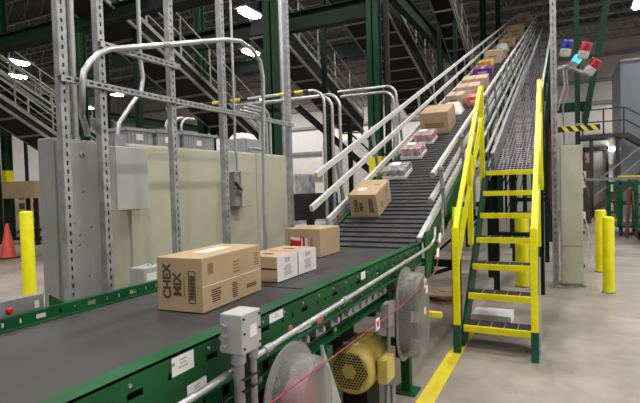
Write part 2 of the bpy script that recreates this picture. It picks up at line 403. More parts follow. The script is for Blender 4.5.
g = thing('drive_guard', (-1.0, 1.8, .2), 'near rounded plastic drive guard at the bottom edge of the photo', 'machine guard', )
guard(g, -1.0, -.88, 1.70, .575, .16, .36, .155, .045)
MB().lathe((-1.0, 1.70, .74), (1, 0, 0), [(0, .10), (.07, .10), (.075, .05)], 24).build('red_reflection', 'cord', g)  # red disc modelled in place of the pinkish reflection in the guard
MB().prism([(-.95, 1.87, .93), (-.95, 2.13, .45), (-.95, 1.90, .45)], (.012, 0, 0)).build('side_plate', 'grey_light', g)
MB().box(-1.06, -1.01, 1.6, 1.8, .0, .55).build('mount', 'dark', g)
g = thing('drive_guard', (-1.0, 3.3, .2), 'far clear plastic drive guard with rounded ends beside the yellow motor', 'machine guard')
guard(g, -1.02, -.89, 3.40, .68, .19, .30, .17, .035)
MB().box(-.8885, -.887, 3.46, 3.51, .82, .88).build('sticker', 'paper', g)
MB().box(-.8885, -.887, 3.40, 3.45, .68, .73).build('sticker', 'paper', g)
MB().tube([(-1.01, 3.40, .80), (-.93, 3.40, .80)], .1, 20).tube([(-1.01, 3.42, .55), (-.93, 3.42, .55)], .06, 20).build('sprocket', 'dark', g)
MB().box(-1.0, -.82, 3.64, 3.68, .60, .64).build('yellow_bracket', 'yp', g)
MB().box(-1.06, -1.03, 3.25, 3.55, .40, .72).build('mount', 'dark', g)

mx, my, mz, mr = -1.28, 2.93, .38, .165
mt = thing('electric_motor', (mx, my, 0), 'yellow electric motor with a perforated fan cover under the conveyor', 'motor')
MB().lathe((mx, my, mz), (0, 1, 0), [(0, mr * .82), (.01, mr * .93), (.035, mr), (.13, mr), (.135, mr * .93)], 36).build('fan_cover', 'motor', mt)
b = MB().lathe((mx, my + .135, mz), (0, 1, 0), [(0, mr * .9), (.3, mr * .9), (.32, mr * .75), (.36, mr * .5)], 36)
b.build('body', 'motor', mt)
b = MB()
for k in range(20):
    a = 2 * PI * k / 20; c, s = math.cos(a), math.sin(a)
    b.hexa((mx + c * mr * .93, my + .29, mz + s * mr * .93), (c * .012, 0, s * .012), (0, .13, 0), (-s * .003, 0, c * .003))
b.build('cooling_fins', 'motor', mt)
b = MB(); st = .021
for i in range(-6, 7):
    for j in range(-6, 7):
        x = st * (i + j * .5); z = st * j * .866; hx = max(abs(i), abs(j), abs(i + j))
        if 2 < hx <= 6: b.lathe((mx + x, my - .0015, mz + z), (0, 1, 0), [(0, .0085), (.002, .0085)], 6, False)
tag(b.build('vent_holes', 'darkgap', mt), kind='stuff')
MB().box(-1.10, -1.03, 2.98, 3.14, .31, .47).build('terminal_box', 'motor', mt, .006)
MB().box(-1.37, -1.19, 3.02, 3.26, 0, .23).build('mounting_foot', 'dark', mt)
MB().box(mx - .07, mx + .03, my + .06, my + .1, mz + mr - .01, mz + mr + .002).build('name_plate', 'paper', mt)
MB().tube([(-1.06, 3.06, .28), (-1.06, 3.05, .15), (-1.05, 2.95, .03), (-1.0, 2.6, .02)], .017, 10).tube([(-1.03, 3.09, .28), (-1.03, 3.08, .12), (-1.0, 3.0, .025), (-.97, 2.6, .02)], .017, 10).build('flexible_conduit', 'galv_dark', mt)
sb = thing('switch_box', (-1.06, 3.05, .66), 'small grey switch box with a conduit above the yellow motor', 'electrical box')
MB().box(-1.075, -1.03, 3.03, 3.13, .67, .83).build('enclosure', 'grey', sb, .005)
MB().tube([(-1.05, 3.08, .67), (-1.05, 3.08, .50)], .013, 10).build('conduit', 'galv_dark', sb)
MB().box(-1.085, -1.075, 3.06, 3.1, .69, .82).build('bracket', 'galv', sb)

pc = thing('pull_cord', (-.9, 2.6, .88), 'red emergency pull cord strung along the near side with white tags', 'cord')
P_ = [(-.86, .4, .93), (-.86, 1.33, .915), (-.86, 2.02, .905), (-.86, 2.77, .895), (-.86, 3.66, .95), (-.92, 3.98, .975), (-.98, 4.42, 1.24)]
MB().tube(P_, .0032, 6).build('cable', 'cord', pc)
for y, z in ((2.32, .90), (3.3, .925)):
    MB().box(-.859, -.856, y, y + .055, z - .03, z + .03).build('warning_tag', 'paper', pc)
    MB().box(-.8558, -.855, y + .012, y + .043, z - .012, z + .015).build('tag_print', 'red', pc.children[-1])
for a, c in (((-.93, 4.02, 1.0), (-.945, 4.12, 1.06)), ((-.952, 4.2, 1.1), (-.965, 4.3, 1.17))):
    MB().tube([a, c], .012, 8).build('tension_spring', 'white', pc)

# ------------------------------------------------------------------ inclined conveyor
YE = 30.
ic = thing('inclined_conveyor', (-1.6, Y0, 0), 'long steep belt conveyor climbing to the roof with white guard rails', 'conveyor')
up = V((0, -math.sin(A), math.cos(A))); al = V((0, math.cos(A), math.sin(A)))
pt = lambda x, y, h: V((x, y, zi(y))) + up * h
# ribbed belt: one mesh, profile of low ribs
prof = []; L = (YE - Y0) / math.cos(A); s = -.085
while s < L:
    pitch = .105; d = .03
    prof += [(s, -.03), (s + d, -.03), (s + d + .006, 0.), (s + pitch - .006, 0.)]; s += pitch
b = MB(); base = V((0, Y0, ZB)); vs = []
for q, h in prof:
    p = base + al * q + up * h
    vs += [V((-2.05, p.y, p.z)), V((-1.17, p.y, p.z))]
b.add(vs, [(2 * i, 2 * i + 1, 2 * i + 3, 2 * i + 2) for i in range(len(prof) - 1)])
b.build('ribbed_belt', 'cleat', ic)
MB().bar(pt(-1.61, Y0 + .1, -.09), pt(-1.61, YE, -.09), .88, .05, up=(0, 0, 1)).build('belt_bed', 'dark', ic)
for x, nm, m in ((-2.12, 'side_frame', 'green'), (-1.10, 'side_frame', 'green')):
    MB().bar(pt(x, Y0 + .14, -.13), pt(x, YE, -.13), .05, .22).build(nm, m, ic)
MB().bar(pt(-1.13, Y0 + .05, .02), pt(-1.13, YE, .02), .045, .055).build('belt_edge_rail', 'white', ic)
MB().bar(pt(-2.12, Y0 + .28, .095), pt(-2.12, YE, .095), .035, .055).build('belt_edge_rail', 'white', ic)
for h, y0 in ((.585, 4.46), (.325, 4.25)):
    MB().bar(pt(-2.15, y0 - .02, h), pt(-2.15, YE, h), .035, .055).build('guard_rail', 'white', ic)
for h, y0 in ((.40, 4.85), (.2, 4.68)):
    MB().bar(pt(-1.12, y0, h), pt(-1.12, YE, h), .035, .05).build('guard_rail', 'white', ic)
    MB().tube([pt(-1.12, y0 - .02, h), pt(-1.12, y0, h)], .03, 10).build('rail_end_cap', 'galv', ic)
y = 5.0; k = 0
while y < YE - 1:
    MB().bar(pt(-2.185, y, -.1), pt(-2.185, y, .61), .035, .03, up=al).build('rail_post', 'galv', ic)
    MB().bar(pt(-1.075, y, -.1), pt(-1.075, y, .43), .035, .03, up=al).build('rail_post', 'galv', ic)
    for h in (.2, .40): MB().tube([pt(-1.145, y, h), pt(-1.05, y, h)], .022, 8).build('post_clamp', 'galv_dark', ic)
    y += 1.15 if y < 14 else 2.3
# support towers
for y in (5.6, 8.6, 12.5, 17, 22, 27):
    z = zi(y) - .28
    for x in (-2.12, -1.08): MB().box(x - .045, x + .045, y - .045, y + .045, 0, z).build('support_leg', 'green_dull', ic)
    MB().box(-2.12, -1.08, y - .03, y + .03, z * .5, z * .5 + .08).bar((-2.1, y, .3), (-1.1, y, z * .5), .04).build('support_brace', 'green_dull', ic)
MB().box(-1.062, -1.05, 4.12, 4.42, .78, 1.2).bar((-1.055, 4.3, .8), (-1.055, 4.55, 1.2), .05, .01, up=(1, 0, 0)).build('hinge_plate', 'green', ic)
MB().tube([(-1.03, 4.7, 1.42), (-1.03, 4.72, 1.12), (-1.03, 4.62, 1.09), (-1.03, 4.42, 1.09)], .012, 8).build('sensor_bracket', 'galv', ic)

# ------------------------------------------------------------------ cartons
def carton(name, x, y, sx, sy, h, rz, label, m='card', incl=False, group=None, tape='tape', gap=None):
    z = zi(y) if incl else ZF
    t = thing(name, (0, 0, 0), label, 'box', group)
    MB().box(-sx / 2, sx / 2, -sy / 2, sy / 2, .002, h).build('carton_body', m, t, .004)
    if tape:
        MB().box(-.025, .025, -sy / 2 - .0008, sy / 2 + .0008, h, h + .0012).build('tape_strip', tape, t)
    t.location = (x, y, z + .002); t.rotation_euler = (A if incl else 0, 0, rz)
    return t
def bars(t, name, m, face, items):
    """rows of unreadable print: items are (a, b, width, height) on a face; face = 'front' (-y), 'right' (+x), 'top'"""
    b = MB(); f, d = face
    for a, c, w_, h_ in items:
        if f == 'front': b.box(a - w_ / 2, a + w_ / 2, -d - .0012, -d, c - h_ / 2, c + h_ / 2)
        elif f == 'right': b.box(d, d + .0012, a - w_ / 2, a + w_ / 2, c - h_ / 2, c + h_ / 2)
        else: b.box(a - w_ / 2, a + w_ / 2, c - h_ / 2, c + h_ / 2, d, d + .0014)
    return b.build(name, m, t)
def rows(a, c, w_, n, step, h_=.006, rnd=.3):
    return [(a, c - k * step, w_ * random.uniform(1 - rnd, 1), h_) for k in range(n)]
# nearest carton, lettering turned on its side
sx, sy, h = .26, .53, .255
t = carton('carton', -1.612, 1.975, sx, sy, h, .06, 'largest near brown carton with big sideways lettering on its end', 'card', tape=None)
def place_words(t, txt, size, o, u, v, m, name='lettering'):
    loc, rot = t.location.copy(), t.rotation_euler.copy(); t.location = (0, 0, 0)
    r = words(txt, size, o, u, v, name, m, t); t.location = loc; return r
def on_t(t, f):
    loc = t.location.copy(); t.location = (0, 0, 0); f(); t.location = loc
def deco1():
    place_words(t, 'CHEX', .062, (-.05, -sy / 2, .060), (0, 0, 1), (-1, 0, 0), 'ink')
    place_words(t, 'MIX', .062, (.01, -sy / 2, .075), (0, 0, 1), (-1, 0, 0), 'ink')
    bars(t, 'ingredient_print', 'ink_pale', ('front', sy / 2), [(.028, .12, .005, .09)])
    b = MB(); fx, fd = .072, sy / 2 + .0012
    b.box(fx - .02, fx - .016, -fd, -fd + .001, .045, .195).box(fx + .016, fx + .02, -fd, -fd + .001, .045, .195)
    b.box(fx - .02, fx + .02, -fd, -fd + .001, .191, .195).box(fx - .02, fx + .02, -fd, -fd + .001, .045, .049)
    for k in range(22): b.box(fx - .013, fx + .013, -fd, -fd + .001, .062 + k * .0052, .0645 + k * .0052 + .0012 * (k % 3))
    b.build('barcode', 'ink', t)
    for q in (rows(.02, .20, .075, 4, .017), rows(.215, .215, .05, 6, .012), rows(-.2, .2, .05, 1, .01, .05)): bars(t, 'side_print', 'ink_pale', ('right', sx / 2), q)
    for q in (rows(-.16, .095, .085, 6, .011, .006), rows(.0, .095, .05, 8, .010, .006), rows(.16, .06, .13, 2, .012, .008)): bars(t, 'side_print', 'ink', ('right', sx / 2), q)
    MB().box(sx / 2, sx / 2 + .001, -sy / 2, sy / 2, .121, .1245).build('flap_seam', 'tape_white', t)
    MB().box(-.05, .03, -.10, .13, h, h + .0012).build('tape_strip', 'tape_white', t)
on_t(t, deco1)
# two white-ended cartons
for k, (x, y, lb) in enumerate(((-1.645, 2.57, 'low carton with white printed end, nearer of the pair behind the largest carton'),
                                (-1.645, 2.83, 'low carton with white printed end, farther of the pair behind the largest carton'))):
    t = carton('carton', x, y, .26, .24, .155, -.02, lb, 'card2', tape=None, group='white-ended cartons')
    def deco2():
        e = MB().box(.13, .1315, -.119, .119, .004, .154).build('white_end', 'paper', t)
        bars(t, 'end_print', 'grey_ink', ('right', .1315), rows(0, .135, .07, 4, .007, .004) + rows(0, .09, .095, 8, .008, .004))
        MB().box(-.13, .128, -.1213, -.12, .076, .085).build('side_gap', 'darkgap', t)
        MB().box(-.04, .04, -.03, .0, .155, .1562).build('hand_slot', 'darkgap', t)
    on_t(t, deco2)
# carton with red printed window
t = carton('carton', -1.882, 3.62, .33, .36, .225, -.03, 'brown carton with a red printed window just before the incline', 'card2', tape=None)
def deco3():
    d = .18
    bars(t, 'picture_print', 'red', ('front', d), [(-.045, .115, .135, .09)])
    bars(t, 'picture_print', 'paper', ('front', d + .0012), [(-.05, .145, .065, .026), (-.09, .15, .035, .02), (.0, .12, .012, .06), (.04, .115, .022, .08)])
    bars(t, 'picture_print', 'green', ('front', d + .0012), [(-.10, .085, .03, .03)])
    bars(t, 'side_print', 'ink_pale', ('front', d), rows(.085, .15, .03, 6, .014) + [(-.128, .112, .004, .2)])
    MB().box(-.163, .163, -d - .001, d + .001, .225, .2262).build('top_flap', 'card', t)
on_t(t, deco3)
# first carton on the incline
sx, sy, h = .31, .46, .25
t = carton('carton', -1.84, 4.73 + .22, sx, sy, h, .0, 'brown carton with sideways lettering, lowest one on the incline', 'card', True, tape=None)
def deco4():
    place_words(t, 'CHEX', .055, (-.06, -sy / 2, .055), (0, 0, 1), (-1, 0, 0), 'ink')
    place_words(t, 'MIX', .055, (-.005, -sy / 2, .07), (0, 0, 1), (-1, 0, 0), 'ink')
    bars(t, 'barcode', 'ink', ('front', sy / 2), [(.085, .058 + k * .012, .05, .007) for k in range(13)])
    for q in (rows(.1, .2, .09, 4, .014), rows(-.1, .12, .08, 5, .012)): bars(t, 'side_print', 'ink_pale', ('right', sx / 2), q)
    bars(t, 'top_print', 'ink_pale', ('top', h), [(.07, .05 + k * .02, .06, .007) for k in range(3)] + [(-.06, .16, .07, .01)])
    MB().lathe((-.05, -.06, h), (0, 0, 1), [(0, .05), (.0012, .05)], 20).build('round_sticker', 'tape_white', t)
on_t(t, deco4)
# film wrapped trays
for y, h, g_, lb in ((5.98, .13, 'goods2', 'clear film-wrapped tray, lowest of three just above the lettered carton'),
                     (6.76, .16, 'goods', 'clear film-wrapped tray of red goods, middle of three on the incline'),
                     (7.45, .16, 'goods', 'clear film-wrapped tray of red goods, topmost of three below the brown carton')):
    t = thing('wrapped_tray', (0, 0, 0), lb, 'package', 'film-wrapped trays on the incline')
    sx, sy = .30, .34
    MB().prism([(-sx / 2, -sy / 2, .003), (sx / 2, -sy / 2, .003), (sx / 2, sy / 2, .003), (-sx / 2, sy / 2, .003)], (0, 0, .035)).build('tray', 'paper', t)
    for i in range(3):
        for j in range(3):
            MB().box(-.135 + i * .093, -.135 + i * .093 + .082, -.155 + j * .106, -.155 + j * .106 + .096, .038, h - .012).build('packet', g_, t, .008)
    MB().box(-sx / 2 - .004, sx / 2 + .004, -sy / 2 - .004, sy / 2 + .004, .002, h).build('film', 'film', t, .02)
    MB().box(-.09, .03, .0, .13, h, h + .002).build('white_sheet', 'paper', t)
    t.location = (-1.865, y, zi(y) + .002); t.rotation_euler = (A, 0, 0)
t = carton('carton', -1.81, 8.14, .45, .62, .35, .0, 'big brown carton in mid incline above the film-wrapped trays', 'card2', True)
on_t(t, lambda: bars(t, 'side_print', 'ink_pale', ('front', .31), [(.0, .17 - k * .03, .3, .02) for k in range(3)]))
far = [('poly_bag', -1.87, 9.25, .40, .40, .20, 'whitebag', 'pale packed bag right behind the big mid-incline carton', 'package'),
       ('carton', -1.95, 9.95, .32, .42, .23, 'card3', 'pale beige carton beside the small orange box on the incline', 'box'),
       ('carton', -1.48, 9.80, .25, .36, .19, 'tangerine', 'small orange printed box on the incline', 'box'),
       ('carton', -2.02, 10.9, .48, .5, .22, 'pinkpack', 'pinkish wrapped pack above the orange box on the incline', 'package'),
       ('carton', -1.90, 11.65, .55, .6, .25, 'card3', 'wide tan carton below the purple pack on the incline', 'box'),
       ('carton', -2.02, 13.3, .46, .55, .22, 'purple', 'purple printed pack on the incline', 'package'),
       ('carton', -1.90, 14.2, .36, .5, .27, 'amber', 'amber yellow pack above the purple pack on the incline', 'package'),
       ('carton', -1.90, 15.65, .46, .6, .36, 'card3', 'tall tan carton above the amber pack on the incline', 'box'),
       ('poly_bag', -1.92, 18.2, .42, .6, .30, 'whitebag', 'white bag between tan cartons high on the incline', 'package'),
       ('carton', -1.96, 20.9, .30, .5, .36, 'card2', 'small brown carton beside the widest carton high on the incline', 'box'),
       ('carton', -1.62, 21.9, .66, .8, .60, 'card2', 'widest brown carton high on the incline', 'box'),
       ('carton', -1.75, 28.6, .60, .7, .72, 'card', 'topmost brown carton at the very end of the incline', 'box'),
       ('poly_bag', -1.40, 29.2, .34, .5, .42, 'whitebag', 'white package beside the topmost carton on the incline', 'package'),
       ('carton', -1.85, 16.6, .5, .5, .22, 'card2', 'flat brown carton above the tall tan carton on the incline', 'box'),
       ('carton', -1.8, 19.7, .5, .5, .3, 'card3', 'tan carton just below the widest carton on the incline', 'box')]
for nm, x, y, sx, sy, h, m, lb, cat in far:
    x = min(max(x, -2.03 + sx / 2 + .04 * sy), -1.20 - sx / 2 - .04 * sy)
    if nm == 'poly_bag':
        b = MB(); n = 9; vs = []; P0 = []
        for j in range(n):
            for i in range(n):
                u_, v_ = i / (n - 1) * 2 - 1, j / (n - 1) * 2 - 1
                k = (1 - u_ ** 4) * (1 - v_ ** 4); vs.append((u_ * sx / 2, v_ * sy / 2, .01 + h * (k ** .5) * random.uniform(.85, 1.0)))
        fs = [(j * n + i, j * n + i + 1, (j + 1) * n + i + 1, (j + 1) * n + i) for j in range(n - 1) for i in range(n - 1)]
        b.add(vs, fs, True); b.add([(a, c, .0) for a, c, _ in vs], [f[::-1] for f in fs]); t = tag(b.build(nm, m), lb, cat, 'goods riding up the incline')
    else:
        t = thing(nm, (0, 0, 0), lb, cat, 'goods riding up the incline')
        MB().box(-sx / 2, sx / 2, -sy / 2, sy / 2, .002, h).build('carton_body', m, t, .005)
        MB().box(-.03, .03, -sy / 2 - .001, sy / 2 + .001, h, h + .002).build('tape_strip', 'tape', t)
        bars(t, 'side_print', 'ink_pale' if 'card' in m else 'paper', ('front', sy / 2), [(0, h * .6, sx * .5, h * .12), (0, h * .4, sx * .4, h * .08)])
    t.location = (x, y, zi(y) + .003); t.rotation_mode = 'ZXY'; t.rotation_euler = (A, 0, random.uniform(-.08, .08))

# ------------------------------------------------------------------ stairs and catwalk
XL, XR = -.905, -.225
st = thing('steel_staircase', (-.56, 4.7, 0), 'steep steel staircase with yellow handrails and black treads beside the incline', 'stairs')
NT = 7
ty = lambda i: 4.78 + .292 * i
tz = lambda i: .23 + .254 * i
for i in range(NT):
    o = MB().box(XL + .04, XR - .04, ty(i) + .03, ty(i) + .25, tz(i) - .035, tz(i)).build('tread', 'grit', st)
    b = MB()
    for k in range(1, 5): b.box(XL + .04 + k * .12, XL + .046 + k * .12, ty(i) + .03, ty(i) + .25, tz(i), tz(i) + .003)
    b.build('tread_seam', 'galv', o)
    b = MB().box(XL + .04, XR - .04, ty(i), ty(i) + .03, tz(i) - .055, tz(i) + .004)
    b.build('nosing', 'yellow', o)
    b = MB(); x = XL + .06
    while x < XR - .06:
        b.bar((x, ty(i) - .001, tz(i) - .045), (x + .02, ty(i) - .001, tz(i) - .005), .004, .002, up=(0, 1, 0)); x += .03
    b.build('tread_pattern', 'yp', o)
sA = (0, .292, .254)
for x in (XL + .02, XR - .02):
    a = V((x, 4.86, .02)); c = V((x, 4.86 + .292 * 6.6, .02 + .254 * 6.6 + .12))
    MB().bar(a, c, .035, .22).build('stringer', 'teal', st)
for x in (XL, XR):
    MB().box(x - .03, x + .03, 4.64, 4.70, .25, 1.2).build('hand_rail_post', 'yellow', st, .004)
    MB().box(x - .032, x + .032, 4.635, 4.705, .0, .27).build('post_foot', 'teal', st)
    MB().bar((x, 4.67, 1.18), (x, 6.42, 2.80), .046).build('hand_rail', 'yellow', st, .004)
    MB().bar((x, 4.67, .80), (x, 6.47, 2.42), .043).build('mid_rail', 'yellow', st, .004)
    MB().box(x - .028, x + .028, 6.47, 6.53, 1.5, 2.84).build('hand_rail_post', 'yellow', st, .004)
    MB().box(x - .028, x + .028, 5.5, 5.556, .93, 1.93).build('hand_rail_post', 'yellow', st, .004)
MB().box(XR + .03, XR + .04, 4.9, 4.96, 0, .9).build('side_strip', 'white', st)

cw = thing('catwalk', (-.56, 6.6, 0), 'inclined steel grating catwalk rising from the stairs beside the conveyor', 'walkway')
zc = lambda y: 1.762 + T * (y - 6.84)
cp = lambda x, y, h=0: V((x, y, zc(y) + h))
b = MB()
n = 13
for k in range(n):
    x = XL + .05 + k * (XR - XL - .1) / (n - 1)
    b.bar(cp(x, 6.84, -.015), cp(x, YE, -.015), .006, .03)
y = 6.86
while y < YE:
    b.bar(cp(XL + .04, y, -.008), cp(XR - .04, y, -.008), .02, .012, up=up); y += .09 if y < 11 else (.18 if y < 18 else .4)
b.build('grating', 'grating', cw)
for x in (XL + .02, XR - .02): MB().bar(cp(x, 6.88, -.05), cp(x, YE, -.05), .04, .2).build('stringer', 'galv_dark' if x < -.5 else 'green_dull', cw)
MB().bar(cp(-.825, 6.9, .11), cp(-.825, YE, .11), .05, .22).build('toe_channel', 'galv_dark', cw)
for h in (.08, .36): MB().bar(cp(-.975, 6.0, h), cp(-.975, YE, h), .03, .035).build('cable_rail', 'galv', cw)
MB().bar(cp(-.91, 6.9, .22), cp(-.91, YE, .22), .04, .03).build('cable_rail', 'silverrail', cw)
y = 6.2
while y < YE - 1:
    MB().bar(cp(-.96, y, -.25), cp(-.96, y, .4), .03).build('cable_rail_post', 'galv', cw); y += 1.3 if y < 15 else 2.6
for h in (.50, 1.0):
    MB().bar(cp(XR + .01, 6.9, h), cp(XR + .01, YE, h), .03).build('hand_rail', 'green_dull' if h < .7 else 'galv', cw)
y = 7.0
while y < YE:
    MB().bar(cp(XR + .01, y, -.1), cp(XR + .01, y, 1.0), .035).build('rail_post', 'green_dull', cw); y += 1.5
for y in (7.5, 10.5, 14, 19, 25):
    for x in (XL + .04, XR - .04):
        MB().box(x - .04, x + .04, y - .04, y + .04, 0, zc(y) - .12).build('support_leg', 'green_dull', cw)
    for z in (zc(y) - .22, min(1.2, zc(y) * .4)): MB().box(XL, XR, y - .03, y + .03, z, z + .08).build('cross_beam', 'green_dull', cw)

# flat white carton, cable drum, vest, yellow post below the stairs
t = thing('carton', (-.74, 5.95, 0), 'flat white carton lying on the floor under the stairs', 'box')
MB().box(-.95, -.52, 5.76, 6.12, .0, .095).build('carton_body', 'paper', t, .004)
MB().box(-.945, -.525, 5.92, 5.95, .095, .0965).build('tape_strip', 'tape_white', t)
t = thing('cable_drum', (-1.5, 6.75, 0), 'round plywood cable drum lying flat behind the stairs', 'drum')
MB().lathe((-1.5, 6.75, 0), (0, 0, 1), [(0, .30), (.02, .30)], 32).build('flange', 'wood', t)
MB().lathe((-1.5, 6.75, .02), (0, 0, 1), [(0, .15), (.07, .15)], 24).build('core', 'card3', t)
MB().lathe((-1.5, 6.75, .09), (0, 0, 1), [(0, .30), (.02, .30), (.02, .05), (.005, .05)], 32, False).build('flange', 'wood', t)
b = MB(); n = 10; q = []
for j in range(n):
    v_ = j / (n - 1)
    for i in range(12):
        a = 2 * PI * i / 12; wd = .19 - .03 * math.cos(v_ * 5) - (.05 if v_ > .85 else 0)
        q.append((-.985 + .05 * math.sin(a) * (1 + .3 * math.sin(3 * a + v_ * 7)), 5.22 + wd * math.cos(a), 1.02 + .33 * v_ + .02 * math.sin(a * 2)))
b.add(q, [(j * 12 + i, j * 12 + (i + 1) % 12, (j + 1) * 12 + (i + 1) % 12, (j + 1) * 12 + i) for j in range(n - 1) for i in range(12)], True)
b.add(q[-12:], [tuple(range(12))]); b.add(q[:12], [tuple(range(12))[::-1]])
t = thing('safety_vest', (-1.0, 5.72, 1.0), 'fluorescent yellow-green safety vest hanging on the incline leg behind the stair rail', 'vest')
b.build('fabric', 'vest', t)
MB().tube([(-1.0, 5.22, 1.33), (-1.0, 5.25, 1.40), (-1.045, 5.25, 1.45)], .008, 6).build('hanging_loop', 'black', t)

def bollard(x, y, h, r, label):
    t = thing('bollard', (x, y, 0), label, 'bollard', 'yellow bollards')
    MB().lathe((x, y, 0), (0, 0, 1), [(0, r), (h - .03, r), (h - .01, r * .9), (h, r * .6)], 24).build('sleeve', 'yellow', t)
    MB().lathe((x, y, 0), (0, 0, 1), [(0, r + .015), (.015, r + .015)], 24).build('base_ring', 'galv_dark', t)
bollard(.585, 7.93, 1.08, .075, 'nearer of two yellow bollards standing right of the beige post cabinet')
bollard(.60, 9.66, 1.08, .085, 'farther of two yellow bollards standing right of the beige post cabinet')
bollard(-.55, 8.0, 1.13, .10, 'yellow bollard seen through the stair treads')
bollard(-7.56, 4.77, 1.36, .095, 'tall yellow bollard at far left beside the orange cone')

# ------------------------------------------------------------------ beige post cabinet and beacons
t = thing('control_cabinet', (.12, 8.3, 0), 'tall narrow beige cabinet standing right of the yellow stairs', 'cabinet')
MB().box(-.02, .285, 8.17, 8.5, .03, 2.13).build('body', 'beige', t, .008)
MB().box(-.01, .275, 8.155, 8.17, .62, 2.11).build('door', 'beige', t, .006)
MB().box(-.01, .275, 8.155, 8.17, .05, .61).build('lower_panel', 'beige', t, .006)
MB().box(-.04, .31, 8.16, 8.52, 0, .03).build('plinth', 'galv_dark', t)
for z in (.3, .8, 1.35, 1.9): MB().tube([(.292, 8.165, z), (.292, 8.165, z + .05)], .008, 8).build('hinge', 'dark', t)
MB().lathe((.285, 8.3, 1.93), (1, 0, 0), [(0, .02), (.03, .02), (.03, .035), (.055, .03)], 14).build('stop_button', 'red', t)
MB().lathe((.285, 8.3, 1.78), (1, 0, 0), [(0, .03), (.04, .025)], 14).build('button', 'black', t)
MB().box(.30, .304, 8.25, 8.36, 1.5, 1.68).build('hanging_tag', 'paper', t)
MB().tube([(.29, 8.3, 1.72), (.34, 8.32, 1.5), (.37, 8.3, 1.35)], .012, 8).build('handle', 'rust', t)
MB().box(.285, .32, 8.28, 8.36, 1.02, 1.12).build('outlet_box', 'paper', t)
MB().tube([(.31, 8.3, 1.02), (.36, 8.25, .85), (.34, 8.2, .6), (.40, 8.15, .45), (.36, 8.1, .4)], .006, 6).build('power_cord', 'white', t)

t = thing('strut_post', (-.085, 8.12, 0), 'tall galvanized post carrying warning beacons left of the beige post cabinet', 'post')
MB().slotted((-.13, 8.08, 0), (0, 0, 1), (1, 0, 0), (0, -1, 0), 6.4, .085, .004, [(.1 + k * .1, .14 + k * .1) for k in range(60)], .034, .051).box(-.13, -.126, 8.08, 8.16, 0, 6.4).box(-.049, -.045, 8.08, 8.16, 0, 6.4).box(-.13, -.045, 8.156, 8.16, 0, 6.4).build('channel', 'galv', t)
MB().box(-.17, -.0, 8.03, 8.15, 0, .012).build('base_plate', 'galv', t)
MB().tube([(-.04, 8.1, 3.25), (.1, 8.12, 3.28), (.24, 8.12, 3.20), (.335, 8.105, 3.128)], .03, 10).tube([(-.04, 8.1, 3.28), (.15, 8.2, 3.32)], .025, 8).build('beacon_arm', 'galv_dark', t)
MB().tube([(.04, 8.1, 3.26), (.06, 8.1, 3.0), (.0, 8.1, 2.8), (-.04, 8.1, 2.65)], .014, 8).tube([(.08, 8.12, 3.25), (.10, 8.12, 2.95), (.03, 8.22, 2.72), (.05, 8.26, 2.14)], .012, 8).build('cable', 'galv', t)
def beacon(x, z, dx, m, label, y=8.1, s=1.1):
    ax = V((dx, -.1, 1)).normalized(); o = V((x, y, z))
    t = thing('beacon_light', o, label, 'warning light', 'warning beacons on the post')
    MB().lathe(o, ax, [(0, .055 * s), (.02, .068 * s), (.10 * s, .068 * s)], 20).build('base', 'white', t)
    MB().lathe(o + ax * .10 * s, ax, [(0, .066 * s), (.09 * s, .07 * s), (.115 * s, .06 * s), (.12 * s, .03)], 20).build('dome', m, t)
    b = MB()
    for k in range(5):
        b.hexa(o + ax * (.06 + .01 * (k % 2)) + V((-.03 + k * .015, -.0685 * s, 0)), (.004, 0, 0), (0, .002, 0), tuple(ax * .014))
    b.build('printed_label', 'grey_ink', t)
beacon(.06, 3.43, .22, 'blue', 'dark blue beacon highest on the post at left')
beacon(.15, 3.31, .75, 'cyan', 'lit cyan beacon between the blue and red beacons', 8.33, .9)
beacon(.285, 3.36, .3, 'redlens', 'red beacon, upper of the two red ones on the post', 8.08)
beacon(.345, 3.135, .75, 'redlens', 'red beacon, lower right of the two red ones on the post')

t = thing('hazard_bar', (.02, 8.14, 2.33), 'black and yellow striped hazard bar above the beige post cabinet', 'barrier')
MB().box(-.04, .51, 8.12, 8.16, 2.325, 2.405).build('bar', 'black', t)
b = MB(); x = .0
while x < .46:
    b.prism([(x, 8.119, 2.405), (x + .06, 8.119, 2.405), (x + .12, 8.119, 2.325), (x + .06, 8.119, 2.325)], (0, -.001, 0)); x += .125
b.build('stripes', 'yp', t)
MB().box(.18, .30, 8.13, 8.15, 2.405, 2.44).build('mount', 'galv', t)

# ------------------------------------------------------------------ left: struts, cabinets, pipes
XS = -2.52
sf = thing('strut_rack', (XS, 2.9, 0), 'perforated galvanized strut frame standing along the far side of the conveyor', 'frame')
def strut(x, y, h, s=.05, z0=0):
    b = MB(); n = int((h - z0) / .05) - 1
    b.slotted((x + s / 2, y - s / 2, z0), (0, 0, 1), (0, 1, 0), (-1, 0, 0), h - z0, s, .004, [(.03 + k * .05, .054 + k * .05) for k in range(n)], s * .40, s * .64)
    b.box(x - s / 2, x + s / 2 - .004, y - s / 2, y - s / 2 + .004, z0, h).box(x - s / 2, x + s / 2 - .004, y + s / 2 - .004, y + s / 2, z0, h).box(x - s / 2, x - s / 2 + .004, y - s / 2 + .004, y + s / 2 - .004, z0, h)
    return b
for y, s in ((1.825, .047), (2.085, .048), (2.69, .045), (3.285, .048), (4.37, .05)):
    strut(XS, y, 4.4, s).build('upright_strut', 'galv', sf)
    MB().box(XS - .07, XS + .07, y - .07, y + .07, 0, .008).build('foot_plate', 'galv', sf)
